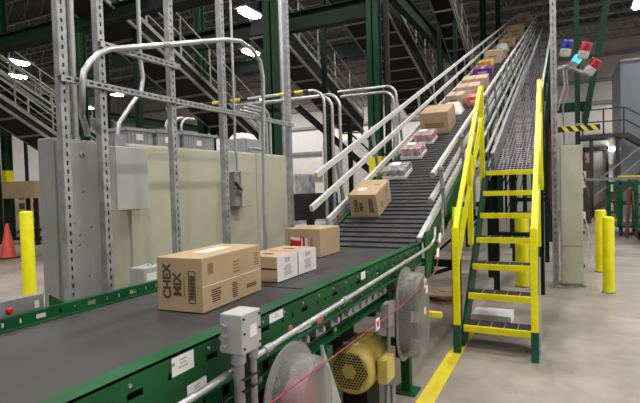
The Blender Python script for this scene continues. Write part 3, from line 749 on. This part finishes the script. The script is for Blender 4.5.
def hstrut(y0, y1, z, s=.036):
    b = MB(); L = y1 - y0; n = int(L / .05) - 1; x = XS + .052
    b.slotted((x, y0, z - s / 2), (0, 1, 0), (0, 0, 1), (-1, 0, 0), L, s, .004, [(.03 + k * .05, .058 + k * .05) for k in range(n)], s * .32, s * .64)
    b.box(x - s, x - .004, y0, y1, z + s / 2 - .004, z + s / 2).box(x - s, x - .004, y0, y1, z - s / 2, z - s / 2 + .004).box(x - s, x - s + .004, y0, y1, z - s / 2 + .004, z + s / 2 - .004)
    return b
hstrut(1.79, 4.4, 2.262).build('cross_strut', 'galv', sf)
hstrut(2.06, 2.74, 2.515).build('cross_strut', 'galv', sf)

t = thing('electrical_cabinet', (-2.7, 1.97, .0), 'slim grey steel cabinet with a round lock behind the first two struts', 'cabinet')
MB().box(-2.765, -2.63, 1.83, 2.17, .72, 1.945).build('body', 'grey', t, .006)
MB().box(-2.63, -2.615, 1.845, 2.155, .74, 1.93).build('door', 'grey', t, .005)
MB().lathe((-2.616, 2.01, 1.855), (1, 0, 0), [(0, .02), (.008, .02), (.012, .012)], 18).build('lock', 'alu', t)
MB().box(-2.615, -2.603, 2.007, 2.013, 1.842, 1.866).build('lock_slot', 'black', t.children[-1])
b = MB()
for y, z in ((1.93, 1.43), (1.97, 1.36), (1.965, 1.30), (2.05, 1.40), (1.92, 1.22), (2.0, 1.62), (2.02, 1.1)): b.bar((-2.6145, y, z), (-2.6145, y + .012, z + .01), .005, .001, up=(1, 0, 0))
b.build('scuff_marks', 'dark', t)
MB().box(-2.76, -2.70, 1.83, 1.89, 0, .72).box(-2.76, -2.70, 2.11, 2.17, 0, .72).build('stand', 'galv', t)
for y in (1.99, 2.045): MB().lathe((-2.71, y, 1.945), (0, 0, 1), [(0, .026), (.03, .026)], 14).build('conduit_hub', 'galv', t)

t = thing('wall_box', (-3.05, 2.7, 1.47), 'grey steel terminal box hung at the left edge of the first beige cabinet', 'electrical box')
MB().box(-3.16, -2.98, 2.56, 2.79, 1.475, 1.965).build('body', 'grey_light', t, .006)
MB().box(-2.98, -2.965, 2.565, 2.875, 1.48, 1.96).build('cover', 'grey_light', t, .005)
MB().box(-3.1, -3.03, 2.62, 2.72, 1.965, 2.06).build('cable_gland', 'galv', t)
def cabinet(y0, y1, z, label, split):
    t = thing('control_cabinet', (-3.35, (y0 + y1) / 2, 0), label, 'cabinet', 'beige control cabinets')
    MB().box(-3.6, -3.12, y0, y1, .08, z).build('body', 'beige', t, .008)
    MB().box(-3.58, -3.14, y0 + .02, y1 - .02, 0, .08).build('plinth', 'dark', t)
    ys = [y0 + .01] + split + [y1 - .01]
    for a, b_ in zip(ys, ys[1:]): MB().box(-3.12, -3.10, a + .003, b_ - .003, .1, z - .015).build('door', 'beige', t, .006)
    return t
t = cabinet(2.80, 4.02, 2.01, 'first wide beige control cabinet behind the struts', [])
MB().box(-3.1, -3.095, 2.93, 2.975, 1.75, 1.97).build('yellowed_label', 'tape', t)
t = cabinet(4.05, 5.32, 2.02, 'second wide beige control cabinet with the disconnect box in front', [4.62])
t = thing('disconnect_box', (-3.0, 4.16, 1.42), 'narrow grey disconnect box with a black lever before the second beige cabinet', 'electrical box')
MB().box(-3.098, -2.97, 4.03, 4.12, 1.44, 1.79).build('flange', 'grey', t, .005)
MB().box(-3.098, -2.95, 4.12, 4.29, 1.43, 1.80).build('body', 'beige', t, .006)
MB().lathe((-2.97, 4.08, 1.60), (1, 0, 0), [(0, .05), (.03, .045), (.05, .03)], 16).build('handle_hub', 'grey', t)
MB().bar((-2.93, 4.08, 1.60), (-2.92, 3.97, 1.68), .025).build('lever', 'black', t)
MB().tube([(-3.03, 4.16, 1.80), (-3.03, 4.16, 1.9), (-3.03, 4.14, 2.05), (-3.03, 4.14, 2.4), (-3.03, 4.14, 4.6)], .014, 10).build('supply_conduit', 'alu', t)

def tote(x, y, sx, sy, z, h, label, parts=True):
    t = thing('tote', (x, y, z), label, 'crate', 'grey totes on the cabinets')
    b = MB().box(x - sx / 2, x + sx / 2, y - sy / 2, y + sy / 2, z, z + .008)
    for a, c in ((-1, 0), (1, 0)): b.box(x + a * sx / 2 - .006, x + a * sx / 2 + .006, y - sy / 2, y + sy / 2, z, z + h)
    for c in (-1, 1): b.box(x - sx / 2, x + sx / 2, y + c * sy / 2 - .006, y + c * sy / 2 + .006, z, z + h)
    b.build('body', 'crate', t)
    b = MB().box(x + sx / 2, x + sx / 2 + .02, y - sy / 2 - .02, y + sy / 2 + .02, z + h - .025, z + h).box(x - sx / 2 - .02, x - sx / 2, y - sy / 2 - .02, y + sy / 2 + .02, z + h - .025, z + h)
    b.box(x - sx / 2, x + sx / 2, y - sy / 2 - .02, y - sy / 2, z + h - .025, z + h).box(x - sx / 2, x + sx / 2, y + sy / 2, y + sy / 2 + .02, z + h - .025, z + h)
    b.build('rim', 'crate', t)
    b = MB(); k = y - sy / 2 + .03
    while k < y + sy / 2 - .02: b.box(x + sx / 2 + .006, x + sx / 2 + .012, k, k + .008, z + .01, z + h - .03); k += .035
    b.build('ribs', 'crate', t)
    MB().box(x + sx / 2 + .012, x + sx / 2 + .014, y - .05, y + .02, z + .03, z + .08).build('label', 'paper', t)
tote(-3.30, 2.965, .33, .26, 2.012, .13, 'grey plastic tote on the first beige cabinet, leftmost of three')
tote(-3.30, 3.29, .33, .27, 2.012, .14, 'grey plastic tote on the first beige cabinet, middle of three')
tote(-3.30, 3.70, .33, .44, 2.012, .15, 'grey plastic tote on the first beige cabinet, rightmost and longest of three')
t = thing('terminal_box', (-3.35, 4.75, 2.02), 'plain grey terminal box on top of the second beige cabinet', 'electrical box')
MB().box(-3.5, -3.2, 4.56, 4.94, 2.022, 2.19).build('body', 'crate', t, .006)
MB().box(-3.2, -3.19, 4.58, 4.92, 2.03, 2.18).build('cover', 'crate', t, .004)
MB().tube([(-3.19, 4.62, 2.07), (-3.12, 4.62, 2.07), (-3.10, 4.72, 2.06)], .02, 8).build('elbow', 'galv', t)
b = MB(); n = 8; vs = []
for j in range(n):
    for i in range(n):
        u_, v_ = i / (n - 1) * 2 - 1, j / (n - 1) * 2 - 1
        vs.append((-3.36 + u_ * .12, 4.75 + v_ * .13, 2.19 + .09 * ((1 - u_ ** 4) * (1 - v_ ** 4)) ** .5 * random.uniform(.7, 1)))
fs = [(j * n + i, j * n + i + 1, (j + 1) * n + i + 1, (j + 1) * n + i) for j in range(n - 1) for i in range(n - 1)]
tag(b.add(vs, fs, True).add([(p[0], p[1], 2.191) for p in vs], [f[::-1] for f in fs]).build('plastic_bag', 'whitebag'), 'crumpled white bag on top of the grey terminal box', 'bag')

# large hoop pipe
XH = -2.70
hp = thing('pipe_hoop', (XH, 3.1, 1.0), 'big bent conduit hoop arching over the cabinets', 'pipe')
pts = [(-2.66, 2.09, 1.975), (-2.655, 2.085, 2.0), (-2.55, 1.97, 2.09), (-2.455, 1.905, 2.15), (-2.44, 1.895, 2.21), (-2.44, 1.91, 2.311), (-2.44, 1.955, 2.377), (-2.44, 2.027, 2.446), (-2.44, 2.1, 2.487), (-2.44, 2.563, 2.625), (-2.44, 3.243, 2.836), (-2.44, 3.451, 2.877), (-2.44, 3.629, 2.851), (-2.44, 3.752, 2.773), (-2.44, 3.793, 2.627), (-2.44, 3.75, 1.6), (-2.44, 3.73, .4)]
MB().tube(pts, .0185, 14).build('pipe', 'alu', hp)
MB().tube([(-2.44, 2.54, 2.618), (-2.44, 2.60, 2.6365)], .023, 12).build('coupling', 'galv', hp)
MB().tube([(-2.44, 3.73, .4), (-2.44, 3.73, 0)], .022, 12).build('stub', 'galv', hp)
t = thing('conduit_pair', (-2.71, 1.92, 1.975), 'pair of thick bright conduits dropping into the slim grey cabinet', 'pipe')
MB().tube([(-2.71, 1.99, 1.95), (-2.71, 1.99, 5.2)], .021, 12).build('pipe', 'alu', t)
MB().tube([(-2.71, 2.045, 1.95), (-2.71, 2.045, 5.2)], .019, 12).build('pipe', 'alu', t)
t = thing('conduit', (-3.06, 2.67, 2.06), 'bent thin conduit dropping into the grey terminal box', 'pipe')
MB().tube([(-3.06, 2.67, 2.05), (-3.06, 2.69, 2.15), (-3.06, 2.86, 2.36), (-3.06, 2.93, 2.44), (-3.06, 2.95, 2.55), (-3.06, 2.93, 2.7), (-3.06, 2.93, 5)], .017, 10).build('pipe', 'alu', t)
# small conduits swooping into the second cabinet
for k in range(4):
    y = 5.02 + k * .08
    t = tag(MB().tube([(-3.3, y, 2.02), (-3.3, y, 2.3 + .04 * k)] + arc((-3.3, y - .16, 2.32 + .04 * k), 0, PI / 2, .16, (0, 1, 0), (0, 0, 1)) + [(-3.3, y - .5, 2.48 + .04 * k)], .016, 8).build('conduit', 'alu'),
            'slim conduit swooping into the top of the second beige cabinet', 'pipe', 'conduits into the second beige cabinet')
for k in range(3):
    y = 3.72 + k * .07
    x = -3.57 + .036 * k
    tag(MB().tube([(x, y, 2.01), (x, y, 2.24)] + arc((x, y + .12, 2.25), PI, PI / 2, .12, (0, 1, 0), (0, 0, 1)) + [(x, y + .2, 2.37)], .014, 8).build('conduit', 'alu'),
        'slim bent conduit behind the totes on the first beige cabinet', 'pipe', 'conduits behind the totes')
# taped crossing pipe and nested floor hoops of conduit, all running across the aisle
def hoop(x0, x1, y, z, r, rad=.22):
    return MB().tube([(x0, y, z), (x1 - rad, y, z)] + arc((x1 - rad, y, z - rad), PI / 2, 0, rad, (1, 0, 0), (0, 0, 1)) + [(x1, y, 0)], r, 12)
t = thing('taped_hoop', (-3.3, 6.9, 0), 'conduit hoop wrapped in black and yellow tape crossing above the beige cabinets', 'pipe')
hoop(-6.6, -3.32, 6.9, 3.14, .024).build('pipe', 'alu', t)
for k, (a, c, m) in enumerate(((-5.9, -5.72, 'yp'), (-5.72, -5.5, 'black'), (-5.5, -5.3, 'yp'), (-5.3, -5.1, 'black'), (-5.1, -4.9, 'yp'), (-4.9, -4.75, 'black'), (-4.12, -4.0, 'yp'), (-4.0, -3.84, 'black'), (-3.84, -3.68, 'yp'), (-3.68, -3.58, 'black'))):
    MB().tube([(a, 6.9, 3.14), (c, 6.9, 3.14)], .028, 12).build('tape_band', m, t)
for x0, x1, y, z, lb in ((-5.2, -3.24, 7.02, 3.06, 'plain conduit hoop just behind the taped hoop, beyond the beige cabinets'),
                         (-5.2, -3.16, 7.14, 3.10, 'plain conduit hoop farthest behind the taped hoop, beyond the beige cabinets'),
                         (-4.1, -2.86, 9.2, 3.55, 'tall conduit hoop close to the green column, outer of its pair'),
                         (-4.1, -2.96, 9.32, 3.47, 'tall conduit hoop close to the green column, inner of its pair')):
    tag(hoop(x0, x1, y, z, .026).build('conduit_hoop', 'alu'), lb, 'pipe', 'nested conduit hoops')

# ------------------------------------------------------------------ columns, beams
def column(x, y, s, h, label, m='green_dull', sleeve=0, group='green steel columns'):
    t = thing('steel_column', (x, y, 0), label, 'column', group)
    MB().box(x - s / 2, x + s / 2, y - s / 2, y - s / 2 + .03, 0, h).box(x - s / 2, x + s / 2, y + s / 2 - .03, y + s / 2, 0, h).box(x - .015, x + .015, y - s / 2, y + s / 2, 0, h).build('shaft', m, t)
    MB().box(x - s * .8, x + s * .8, y - s * .8, y + s * .8, 0, .03).build('base_plate', m, t)
    if sleeve: MB().box(x - s / 2 - .01, x + s / 2 + .01, y - s / 2 - .01, y + s / 2 + .01, sleeve - .45, sleeve).build('guard_sleeve', 'yellow', t)
    return t
M['green_col'] = mat('column_green_paint', (.012, .05, .026), .6, 0, .15, 2, spec=.2)
t = column(-4.5, 7.42, .30, 12.6, 'wide green steel column behind the second beige cabinet', 'green_col')
MB().tube([(-4.27, 7.24, 0), (-4.27, 7.24, 12)], .035, 10).build('riser_pipe', 'alu', t)
t = column(-3.72, 10.4, .26, 12.6, 'green steel column with a dark pipe at the left of the incline', 'green_col', 2.25)
MB().tube([(-3.42, 10.35, 0), (-3.42, 10.35, 12)], .07, 12).build('drain_pipe', 'dark', t)
column(-4.05, 18.6, .2, 12.6, 'thin teal column rising behind the incline guard rails', 'teal_dark')
column(-18, 10.75, .26, 12.6, 'dark green column at the far left edge with a yellow sleeve', 'green_col', 2.5)
column(-11, 8.55, .2, 12.6, 'green column standing behind the slim grey cabinet', 'green_col')
column(-3.2, 24, .25, 12.6, 'teal column close to the top left rail of the incline', 'teal_dark')
column(-2.75, 26, .22, 11, 'teal column nearest the top of the incline', 'teal_dark')
column(-9.5, 11.4, .22, 12.6, 'green column between the dark diagonal conveyors', 'green_col')
column(-14, 22, .3, 12.6, 'distant green column in front of the white back wall', 'green_col')
t = thing('braced_post', (.6, 12, 0), 'green post with a diagonal brace behind the warning beacons', 'frame')
MB().box(.28, .38, 11.95, 12.05, 0, 9).build('post', 'teal_dark', t)
MB().bar((.44, 11.9, 2.7), (1.12, 11.9, 6.6), .12, .08, up=(0, 1, 0)).build('diagonal_brace', 'teal_dark', t)
MB().box(-.25, .6, 12.06, 12.12, 3.1, 3.3).build('cross_beam', 'teal_dark', t)
def beam(p, q, h, label, m='green_dull', w=.2):
    t = tag(MB().bar(p, q, w, .03).build('steel_beam', m), label, 'beam', 'green steel beams')
    p, q = V(p), V(q); e = V((0, 0, h / 2)); d = t.data
    b = MB().bar(p + e, q + e, w, .03).bar(p - e, q - e, w, .03).bar(p, q, .03, h)
    me = d; bpy.data.objects.remove(t); bpy.data.meshes.remove(me)
    return tag(b.build('steel_beam', m), label, 'beam', 'green steel beams')
beam((-12, 10.4, 5.6), (-3.6, 10.4, 5.6), .42, 'dark green beam joining the green column with the dark pipe')
beam((-4.55, 7.3, 5.35), (-16, 7.3, 5.35), .3, 'dark green beam crossing left of the wide green column')
beam((-20, 9, 6.1), (-4.5, 9, 6.1), .35, 'dark green beam high behind the twin struts')
beam((-30, 13, 8.05), (-4, 13, 8.05), .5, 'deep dark beam under the roof at upper left')
beam((-30, 16, 9.95), (-4, 16, 9.95), .5, 'deep dark beam highest under the roof at left')
beam((-18, 10.75, 5.0), (-18, 24, 5.0), .3, 'dark green beam running back from the far left column')
beam((-40, 22, 8.2), (-5, 22, 8.2), .6, 'far dark beam crossing in front of the back wall')
beam((-3.72, 10.4, 6.4), (-3.72, 26, 6.4), .4, 'dark green beam running back above the column with the dark pipe')

# ------------------------------------------------------------------ background conveyors descending away
def back_conveyor(x0, x1, ya, za, yb, zb, th, label, rails='right', m='dark', legs=(.25, .75)):
    t = thing('inclined_conveyor', ((x0 + x1) / 2, ya, za), label, 'conveyor', 'dark conveyors in the background')
    xm = (x0 + x1) / 2
    MB().bar((xm, ya, za), (xm, yb, zb), x1 - x0, th).build('underside', m, t)
    for x in (x0, x1): MB().bar((x, ya, za + th * .5), (x, yb, zb + th * .5), .05, .09).build('side_frame', 'silverrail', t)
    d = V((0, yb - ya, zb - za)); L = d.length; n = max(2, int(L / 1.1))
    for x in (x0, x1): MB().bar((x, ya, za - th * .5), (x, yb, zb - th * .5), .05, .07).build('lower_chord', 'joist', t)
    m_ = int(L / .7)
    for k in range(m_ + 1):
        p = V((xm, ya, za - th * .5 - .02)) + d * k / m_
        MB().bar(p - V(((x1 - x0) / 2, 0, 0)), p + V(((x1 - x0) / 2, 0, 0)), .06, .05).build('slat', 'joist', t)
    MB().bar((x1, ya, za + th * .5 + .25), (x1, yb, zb + th * .5 + .25), .03).build('low_rail', 'silverrail', t)
    for x in ((x1,) if rails == 'right' else (x0, x1)):
        for h in (.55, 1.0): MB().bar((x, ya, za + th * .5 + h), (x, yb, zb + th * .5 + h), .035).build('hand_rail', 'silverrail', t)
        for k in range(n + 1):
            p = V((x, ya, za + th * .5)) + d * k / n
            MB().bar(p, p + V((0, 0, 1.0)), .032).build('rail_post', 'silverrail', t)
    for f in legs:
        y = ya + (yb - ya) * f; z = za + (zb - za) * f
        if z > .8:
            MB().box(x0 - .02, x0 + .1, y - .06, y + .06, 0, z).box(x1 - .1, x1 + .02, y - .06, y + .06, 0, z).build('support_leg', 'green_dull', t)
    return t
back_conveyor(-13., -12., 5.5, 4.78, 11.3, 1.45, .25, 'dark conveyor slanting down behind the far left column', 'both', legs=(.8,))
back_conveyor(-17.6, -16.6, 7, 7.0, 17.5, 1.85, .25, 'dark conveyor with pale rails, farthest left of the background inclines', 'both')
back_conveyor(-9.4, -8.3, 6, 6.2, 13.6, 2.7, .3, 'dark conveyor slanting down above the grey totes', 'both')
back_conveyor(-6.75, -6.0, 10.0, 5.51, 15.5, 3.67, .45, 'dark conveyor slanting down right of the wide green column', legs=(.8,))
back_conveyor(-5.6, -4.25, 9., 7.9, 19.5, 4.8, .7, 'massive black conveyor hanging left of the incline', 'both')
back_conveyor(-3.6, -3.0, 13, 8.2, 26, 3.5, .25, 'slim rail conveyor close behind the incline guard rails', 'both')
back_conveyor(-24, -22.6, 12, 7.4, 25, 1., .6, 'dark conveyor low before the white back wall at left', 'both')

# ------------------------------------------------------------------ left floor: cone, pallets, cartons
t = thing('traffic_cone', (-12.75, 7.53, 0), 'orange traffic cone on the concrete at the far left', 'cone')
MB().lathe((-12.75, 7.53, .03), (0, 0, 1), [(0, .19), (.8, .04), (.86, .035)], 24).build('cone', 'orange', t)
MB().box(-12.98, -12.52, 7.30, 7.76, 0, .03).build('base', 'black', t, .01)
def pallet_load(x, y, nx, nz, s, label_p, label_c, m='card', m2='palletblue'):
    t = thing('pallet', (x, y, 0), label_p, 'pallet', 'pallets on the left floor')
    b = MB()
    for k in range(5): b.box(x - .6 + k * .25, x - .6 + k * .25 + .2, y - .6, y + .6, .12, .14)
    b.build('deck', m2, t)
    for k in (-.55, 0, .55): MB().box(x - .6, x + .6, y + k - .05, y + k + .05, 0, .12).build('runner', m2, t)
    w_ = 1.2 / nx
    for i in range(nx):
        for j in range(nx):
            if 0 < i < nx - 1 and j > 0: continue
            for k in range(nz):
                hh = s
                c = thing('carton', (x - .6 + w_ * (i + .5), y - .6 + w_ * (j + .5), .14 + hh * k), label_c, 'box', label_c)
                MB().box(c.location.x - w_ / 2 + .006, c.location.x + w_ / 2 - .006, c.location.y - w_ / 2 + .006, c.location.y + w_ / 2 - .006, .141 + hh * k, .14 + hh * (k + 1) - .003).build('carton_body', m, c)
                if nz > 2: MB().box(c.location.x + w_ / 2 - .006, c.location.x + w_ / 2 - .004, c.location.y - .12, c.location.y + .12, .2 + hh * k, .14 + hh * (k + .8)).build('printed_panel', 'ink', c)
pallet_load(-20.9, 12.95, 2, 4, .40, 'blue pallet behind the orange cone', 'printed carton stacked on the pallet behind the orange cone', 'card3')
pallet_load(-22.9, 13.9, 2, 5, .42, 'blue pallet at the left edge beyond the cone', 'brown carton stacked on the pallet at the left edge')
pallet_load(-19.9, 14.9, 2, 6, .42, 'pallet holding the tall stack left of the slim grey cabinet', 'carton in the tall stack left of the slim grey cabinet', 'card2')
pallet_load(-20.9, 18.3, 2, 2, .45, 'wooden pallet seen between slim grey cabinet and beige cabinet', 'carton on the pallet between slim grey cabinet and beige cabinet', 'card2', 'wood')
t = thing('carton_bin', (-15.3, 10.2, 0), 'wide brown cardboard bin raised on a cart beyond the tall yellow bollard', 'box')
MB().box(-16.6, -14.9, 9.7, 10.6, 1.5, 2.05).build('bin_body', 'card', t)
MB().box(-16.5, -15, 9.8, 10.5, .12, .2).build('cart_deck', 'dark', t)
for x in (-16.5, -15.0):
    for y in (9.8, 10.5): MB().box(x - .05, x + .05, y - .05, y + .05, 0, 1.5).build('leg', 'dark', t)

# ------------------------------------------------------------------ middle distance left of the incline
t = thing('wrapped_pallet_load', (-6.6, 11.2, 0), 'pallet load in shiny silver wrap left of the incline rails', 'pallet load')
MB().box(-7.2, -6.0, 10.6, 11.8, .14, 1.95).build('wrapped_goods', 'wrap', t, .05)
MB().box(-7.2, -6.0, 10.6, 11.8, 0, .13).build('pallet', 'wood', t)
t = thing('workbench', (-4.2, 7.4, 0), 'grey workbench under the black monitor beyond the beige cabinets', 'table')
MB().box(-4.2, -3.45, 6.2, 8.3, .9, .95).build('bench_top', 'grey', t)
for x in (-4.15, -3.5):
    for y in (6.25, 8.25): MB().box(x - .03, x + .03, y - .03, y + .03, 0, .9).build('leg', 'dark', t)
t = thing('monitor', (-3.75, 7.1, .95), 'black computer monitor on the workbench behind the red-window carton', 'monitor')
MB().hexa((-3.72, 7.12, 1.29), (.28, .45, 0), (.02, -.012, 0), (0, 0, .22)).build('screen', 'black', t, .01)
MB().box(-3.8, -3.7, 7.1, 7.2, .955, 1.2).box(-3.9, -3.6, 7.0, 7.3, .95, .962).build('stand', 'black', t)
t = thing('fire_extinguisher', (-3.9, 8.75, 0), 'red cylinder standing below the pipe hoops left of the incline', 'extinguisher')
MB().lathe((-3.9, 8.75, 0), (0, 0, 1), [(0, .09), (.95, .09), (1.05, .05), (1.1, .03)], 18).build('cylinder', 'red', t)
MB().box(-3.93, -3.87, 8.7, 8.8, 1.1, 1.16).build('valve', 'black', t)
for k, (x, y, m, lb) in enumerate(((-4.1, 9.4, 'palletblue', 'blue parts bin on the dark shelf left of the incline'), (-4.1, 9.9, 'green', 'green parts bin on the dark shelf left of the incline'), (-4.1, 10.35, 'whitebag', 'white parts bin on the dark shelf left of the incline'))):
    t = thing('parts_bin', (x, y, 1.02), lb, 'bin')
    b = MB().box(x - .2, x + .2, y - .18, y + .18, 1.021, 1.035).box(x - .2, x - .19, y - .18, y + .18, 1.03, 1.25).box(x + .19, x + .2, y - .18, y + .18, 1.03, 1.18).box(x - .2, x + .2, y - .18, y - .17, 1.03, 1.22).box(x - .2, x + .2, y + .17, y + .18, 1.03, 1.22)
    b.build('tray', m, t); MB().box(x + .2, x + .203, y - .06, y + .06, 1.08, 1.14).build('label_strip', 'paper', t)
t = thing('shelf_unit', (-4.1, 9.9, 0), 'dark shelf unit holding parts bins left of the incline', 'shelf')
MB().box(-4.35, -3.86, 9.1, 10.6, .98, 1.02).build('shelf', 'dark', t); MB().box(-4.35, -3.86, 9.1, 10.6, .4, .44).build('shelf', 'dark', t)
for x in (-4.33, -3.88):
    for y in (9.13, 10.17): MB().box(x - .02, x + .02, y - .02, y + .02, 0, 1.02).build('leg', 'dark', t)
t = thing('metal_staircase', (-9, 20, 0), 'dark metal stair with railing before the white back wall', 'stairs')
MB().bar((-10.5, 19, 5.2), (-7.0, 24, .6), .5, .1).build('stair_flight', 'dark', t)
for h in (.6, 1.1): MB().bar((-10.1, 19, 5.2 + h), (-6.6, 24, .6 + h), .06).build('hand_rail', 'dark', t)
t = thing('white_tank', (-10.5, 26, 0), 'big white wrapped equipment housing before the back wall', 'machine')
MB().box(-12.5, -9., 25.5, 28, .1, 4.2).build('housing', 'whitebag', t, .05); MB().box(-12.4, -9.1, 25.6, 27.9, 0, .1).build('base', 'dark', t)

# ------------------------------------------------------------------ right background
of = thing('office_block', (4, 26, 0), 'blue-grey siding office block at the right edge behind the metal stair', 'building')
MB().box(2.28, 7, 24.2, 28, 0, 6.5).build('siding', 'bluegrey', of)
MB().box(2.25, 7.05, 24.12, 28.1, 6.5, 6.6).build('roof_edge', 'grey', of)
t = thing('metal_staircase', (2, 23.4, 0), 'dark metal stair with a landing in front of the blue-grey office', 'stairs')
MB().box(.75, 2.3, 22.8, 24.1, 3.25, 3.42).build('landing', 'brownsteel', t)
MB().bar((2.3, 23.1, 3.35), (4.6, 23.1, 1.7), .7, .2).build('upper_flight', 'brownsteel', t)
MB().bar((1.2, 22.7, .35), (4.6, 22.7, 3.3), .7, .2).build('lower_flight', 'brownsteel', t)
for h in (.5, 1.0):
    MB().bar((.75, 22.82, 3.42 + h), (2.3, 22.82, 3.42 + h), .05).build('hand_rail', 'brownsteel', t)
    MB().bar((2.3, 22.76, 3.42 + h), (4.6, 22.76, 1.8 + h), .05).build('hand_rail', 'brownsteel', t)
    MB().bar((1.2, 22.32, .45 + h), (4.6, 22.32, 3.4 + h), .05).build('hand_rail', 'silverrail', t)
for x in (.8, 1.55, 2.25): MB().box(x - .03, x + .03, 22.79, 22.85, 3.42, 4.45).build('rail_post', 'brownsteel', t)
for x in (1.12, 2.05): MB().box(x - .07, x + .07, 22.95, 23.1, 0, 3.25).build('landing_leg', 'brownsteel', t)
structure('door_1', MB().box(.95, 1.08, 27.9, 28.1, 0, 3.2).box(2.0, 2.1, 27.9, 28.1, 0, 3.2).box(.95, 2.1, 27.9, 28.1, 3.0, 3.2), 'brownsteel')
t = thing('wall_lamp', (2.2, 28.0, 3.05), 'small glowing wall lamp in the doorway under the stair landing', 'lamp')
MB().box(2.1, 2.3, 28.0, 28.1, 2.98, 3.16).build('housing', 'lampbody', t); MB().lathe((2.2, 28.0, 3.07), (0, -1, 0), [(0, .11), (.04, .1), (.08, .05)], 16).build('lens', 'lens', t)
l = bpy.data.lights.new('lamp_light', 'POINT'); l.energy = 16; l.shadow_soft_size = .1; o = bpy.data.objects.new('lamp_light', l); COL.objects.link(o); o.parent = t; o.location = (0, -.3, 0)
t = thing('gray_cabinet', (.78, 20.3, 0), 'dark grey locker standing left of the doorway under the landing', 'cabinet')
MB().box(.55, .95, 20, 20.6, 0, 2.2).build('body', 'brownsteel', t); MB().box(.62, .8, 19.985, 20, 1.3, 1.9).build('notice', 'paper', t)
t = thing('barrier_rail', (2, 18, 0), 'long level barrier rail with a yellow top behind the green carts', 'barrier')
MB().box(.45, 5.5, 17.95, 18.05, 1.55, 1.64).build('rail', 'galv_dark', t); MB().box(1.6, 5.5, 17.94, 18.06, 1.64, 1.69).build('yellow_cap', 'yp', t)
for x in (.5, 2.2, 3.9): MB().box(x - .06, x + .06, 17.95, 18.05, 0, 1.55).build('post', 'galv_dark', t)
structure('wall_office', MB().box(-4, 2.12, 28.1, 28.25, 0, 3.9), 'wall')
cart = thing('green_cart', (0, 0, 0), 'green steel stock cart with upright end frames, nearest of three at right edge', 'cart', 'green stock carts')
MB().box(-.35, .35, -.7, .7, .24, .30).build('deck', 'green', cart)
for y in (-.68, .68):
    MB().bar((-.33, y, .3), (-.33, y, 1.5), .085).bar((.33, y, .3), (.33, y, 1.5), .085).bar((-.33, y, 1.47), (.33, y, 1.47), .085).bar((-.33, y, .9), (.33, y, .9), .06).bar((0, y, .3), (0, y, 1.47), .05).build('end_frame', 'green', cart)
MB().bar((-.33, -.68, .62), (-.33, .68, .62), .04).bar((-.33, -.68, 1.2), (-.33, .68, 1.2), .04).build('side_rail', 'green', cart)
for x in (-.28, .28):
    for y in (-.6, .6):
        MB().lathe((x - .025, y, .09), (1, 0, 0), [(0, .09), (.05, .09)], 16).box(x - .04, x + .04, y - .03, y + .03, .15, .24).build('caster', 'black', cart)
cart.location = (2.08, 14.4, 0)
for x, y, rz, lb in ((1.68, 16.4, .1, 'green steel stock cart just right of the bollards, leftmost of three'), (2.75, 16.8, .3, 'green steel stock cart behind the other two at right edge')):
    c = copy_tree(cart); c.location = (x, y, 0); c.rotation_euler.z = rz; c['label'] = lb
t = thing('brown_frame', (1.7, 15.2, 0), 'rusty brown frame leaning among the green carts', 'frame')
MB().bar((1.55, 15.3, 0), (1.65, 15.5, 1.3), .07).bar((1.80, 15.3, 0), (1.70, 15.5, 1.25), .06).build('bars', 'rust', t)
t = thing('hanging_hose', (-.12, 9.2, 0), 'red hose hanging behind the right stair rail', 'hose')
MB().tube([(-.13, 9.3, 2.6), (-.12, 9.3, 1.9), (-.14, 9.3, 1.35), (-.11, 9.3, 1.1)], .05, 10).build('hose', 'cord', t)
MB().tube([(-.13, 9.3, 2.6), (-.13, 9.3, 2.7)], .06, 10).build('hook', 'dark', t)

# ------------------------------------------------------------------ world, camera
w = bpy.data.worlds.new('world'); sc.world = w; w.use_nodes = True
w.node_tree.nodes['Background'].inputs[0].default_value = (.9, .95, 1, 1); w.node_tree.nodes['Background'].inputs[1].default_value = .06
cam = bpy.data.cameras.new('camera'); co = bpy.data.objects.new('camera', cam); COL.objects.link(co)
cam.sensor_width = 36; cam.lens = 485 / 640 * 36; cam.clip_end = 200
yaw, pit, rol = math.radians(26.5), math.radians(-1.8), math.radians(1.6)
f = V((-math.sin(yaw) * math.cos(pit), math.cos(yaw) * math.cos(pit), math.sin(pit)))
r0 = V((math.cos(yaw), math.sin(yaw), 0)); u0 = r0.cross(f)
r = math.cos(rol) * r0 - math.sin(rol) * u0; u = math.cos(rol) * u0 + math.sin(rol) * r0
co.matrix_world = Matrix(((r.x, u.x, -f.x, 0), (r.y, u.y, -f.y, 0), (r.z, u.z, -f.z, 1.62), (0, 0, 0, 1)))
sc.camera = co
sc.view_settings.view_transform = 'Standard'; sc.view_settings.look = 'None'; sc.view_settings.gamma = 1; sc.view_settings.exposure = 0
sc.view_settings.use_curve_mapping = False
sc.cycles.use_denoising = True; sc.cycles.max_bounces = 8; sc.cycles.transparent_max_bounces = 12; sc.cycles.sample_clamp_indirect = 4
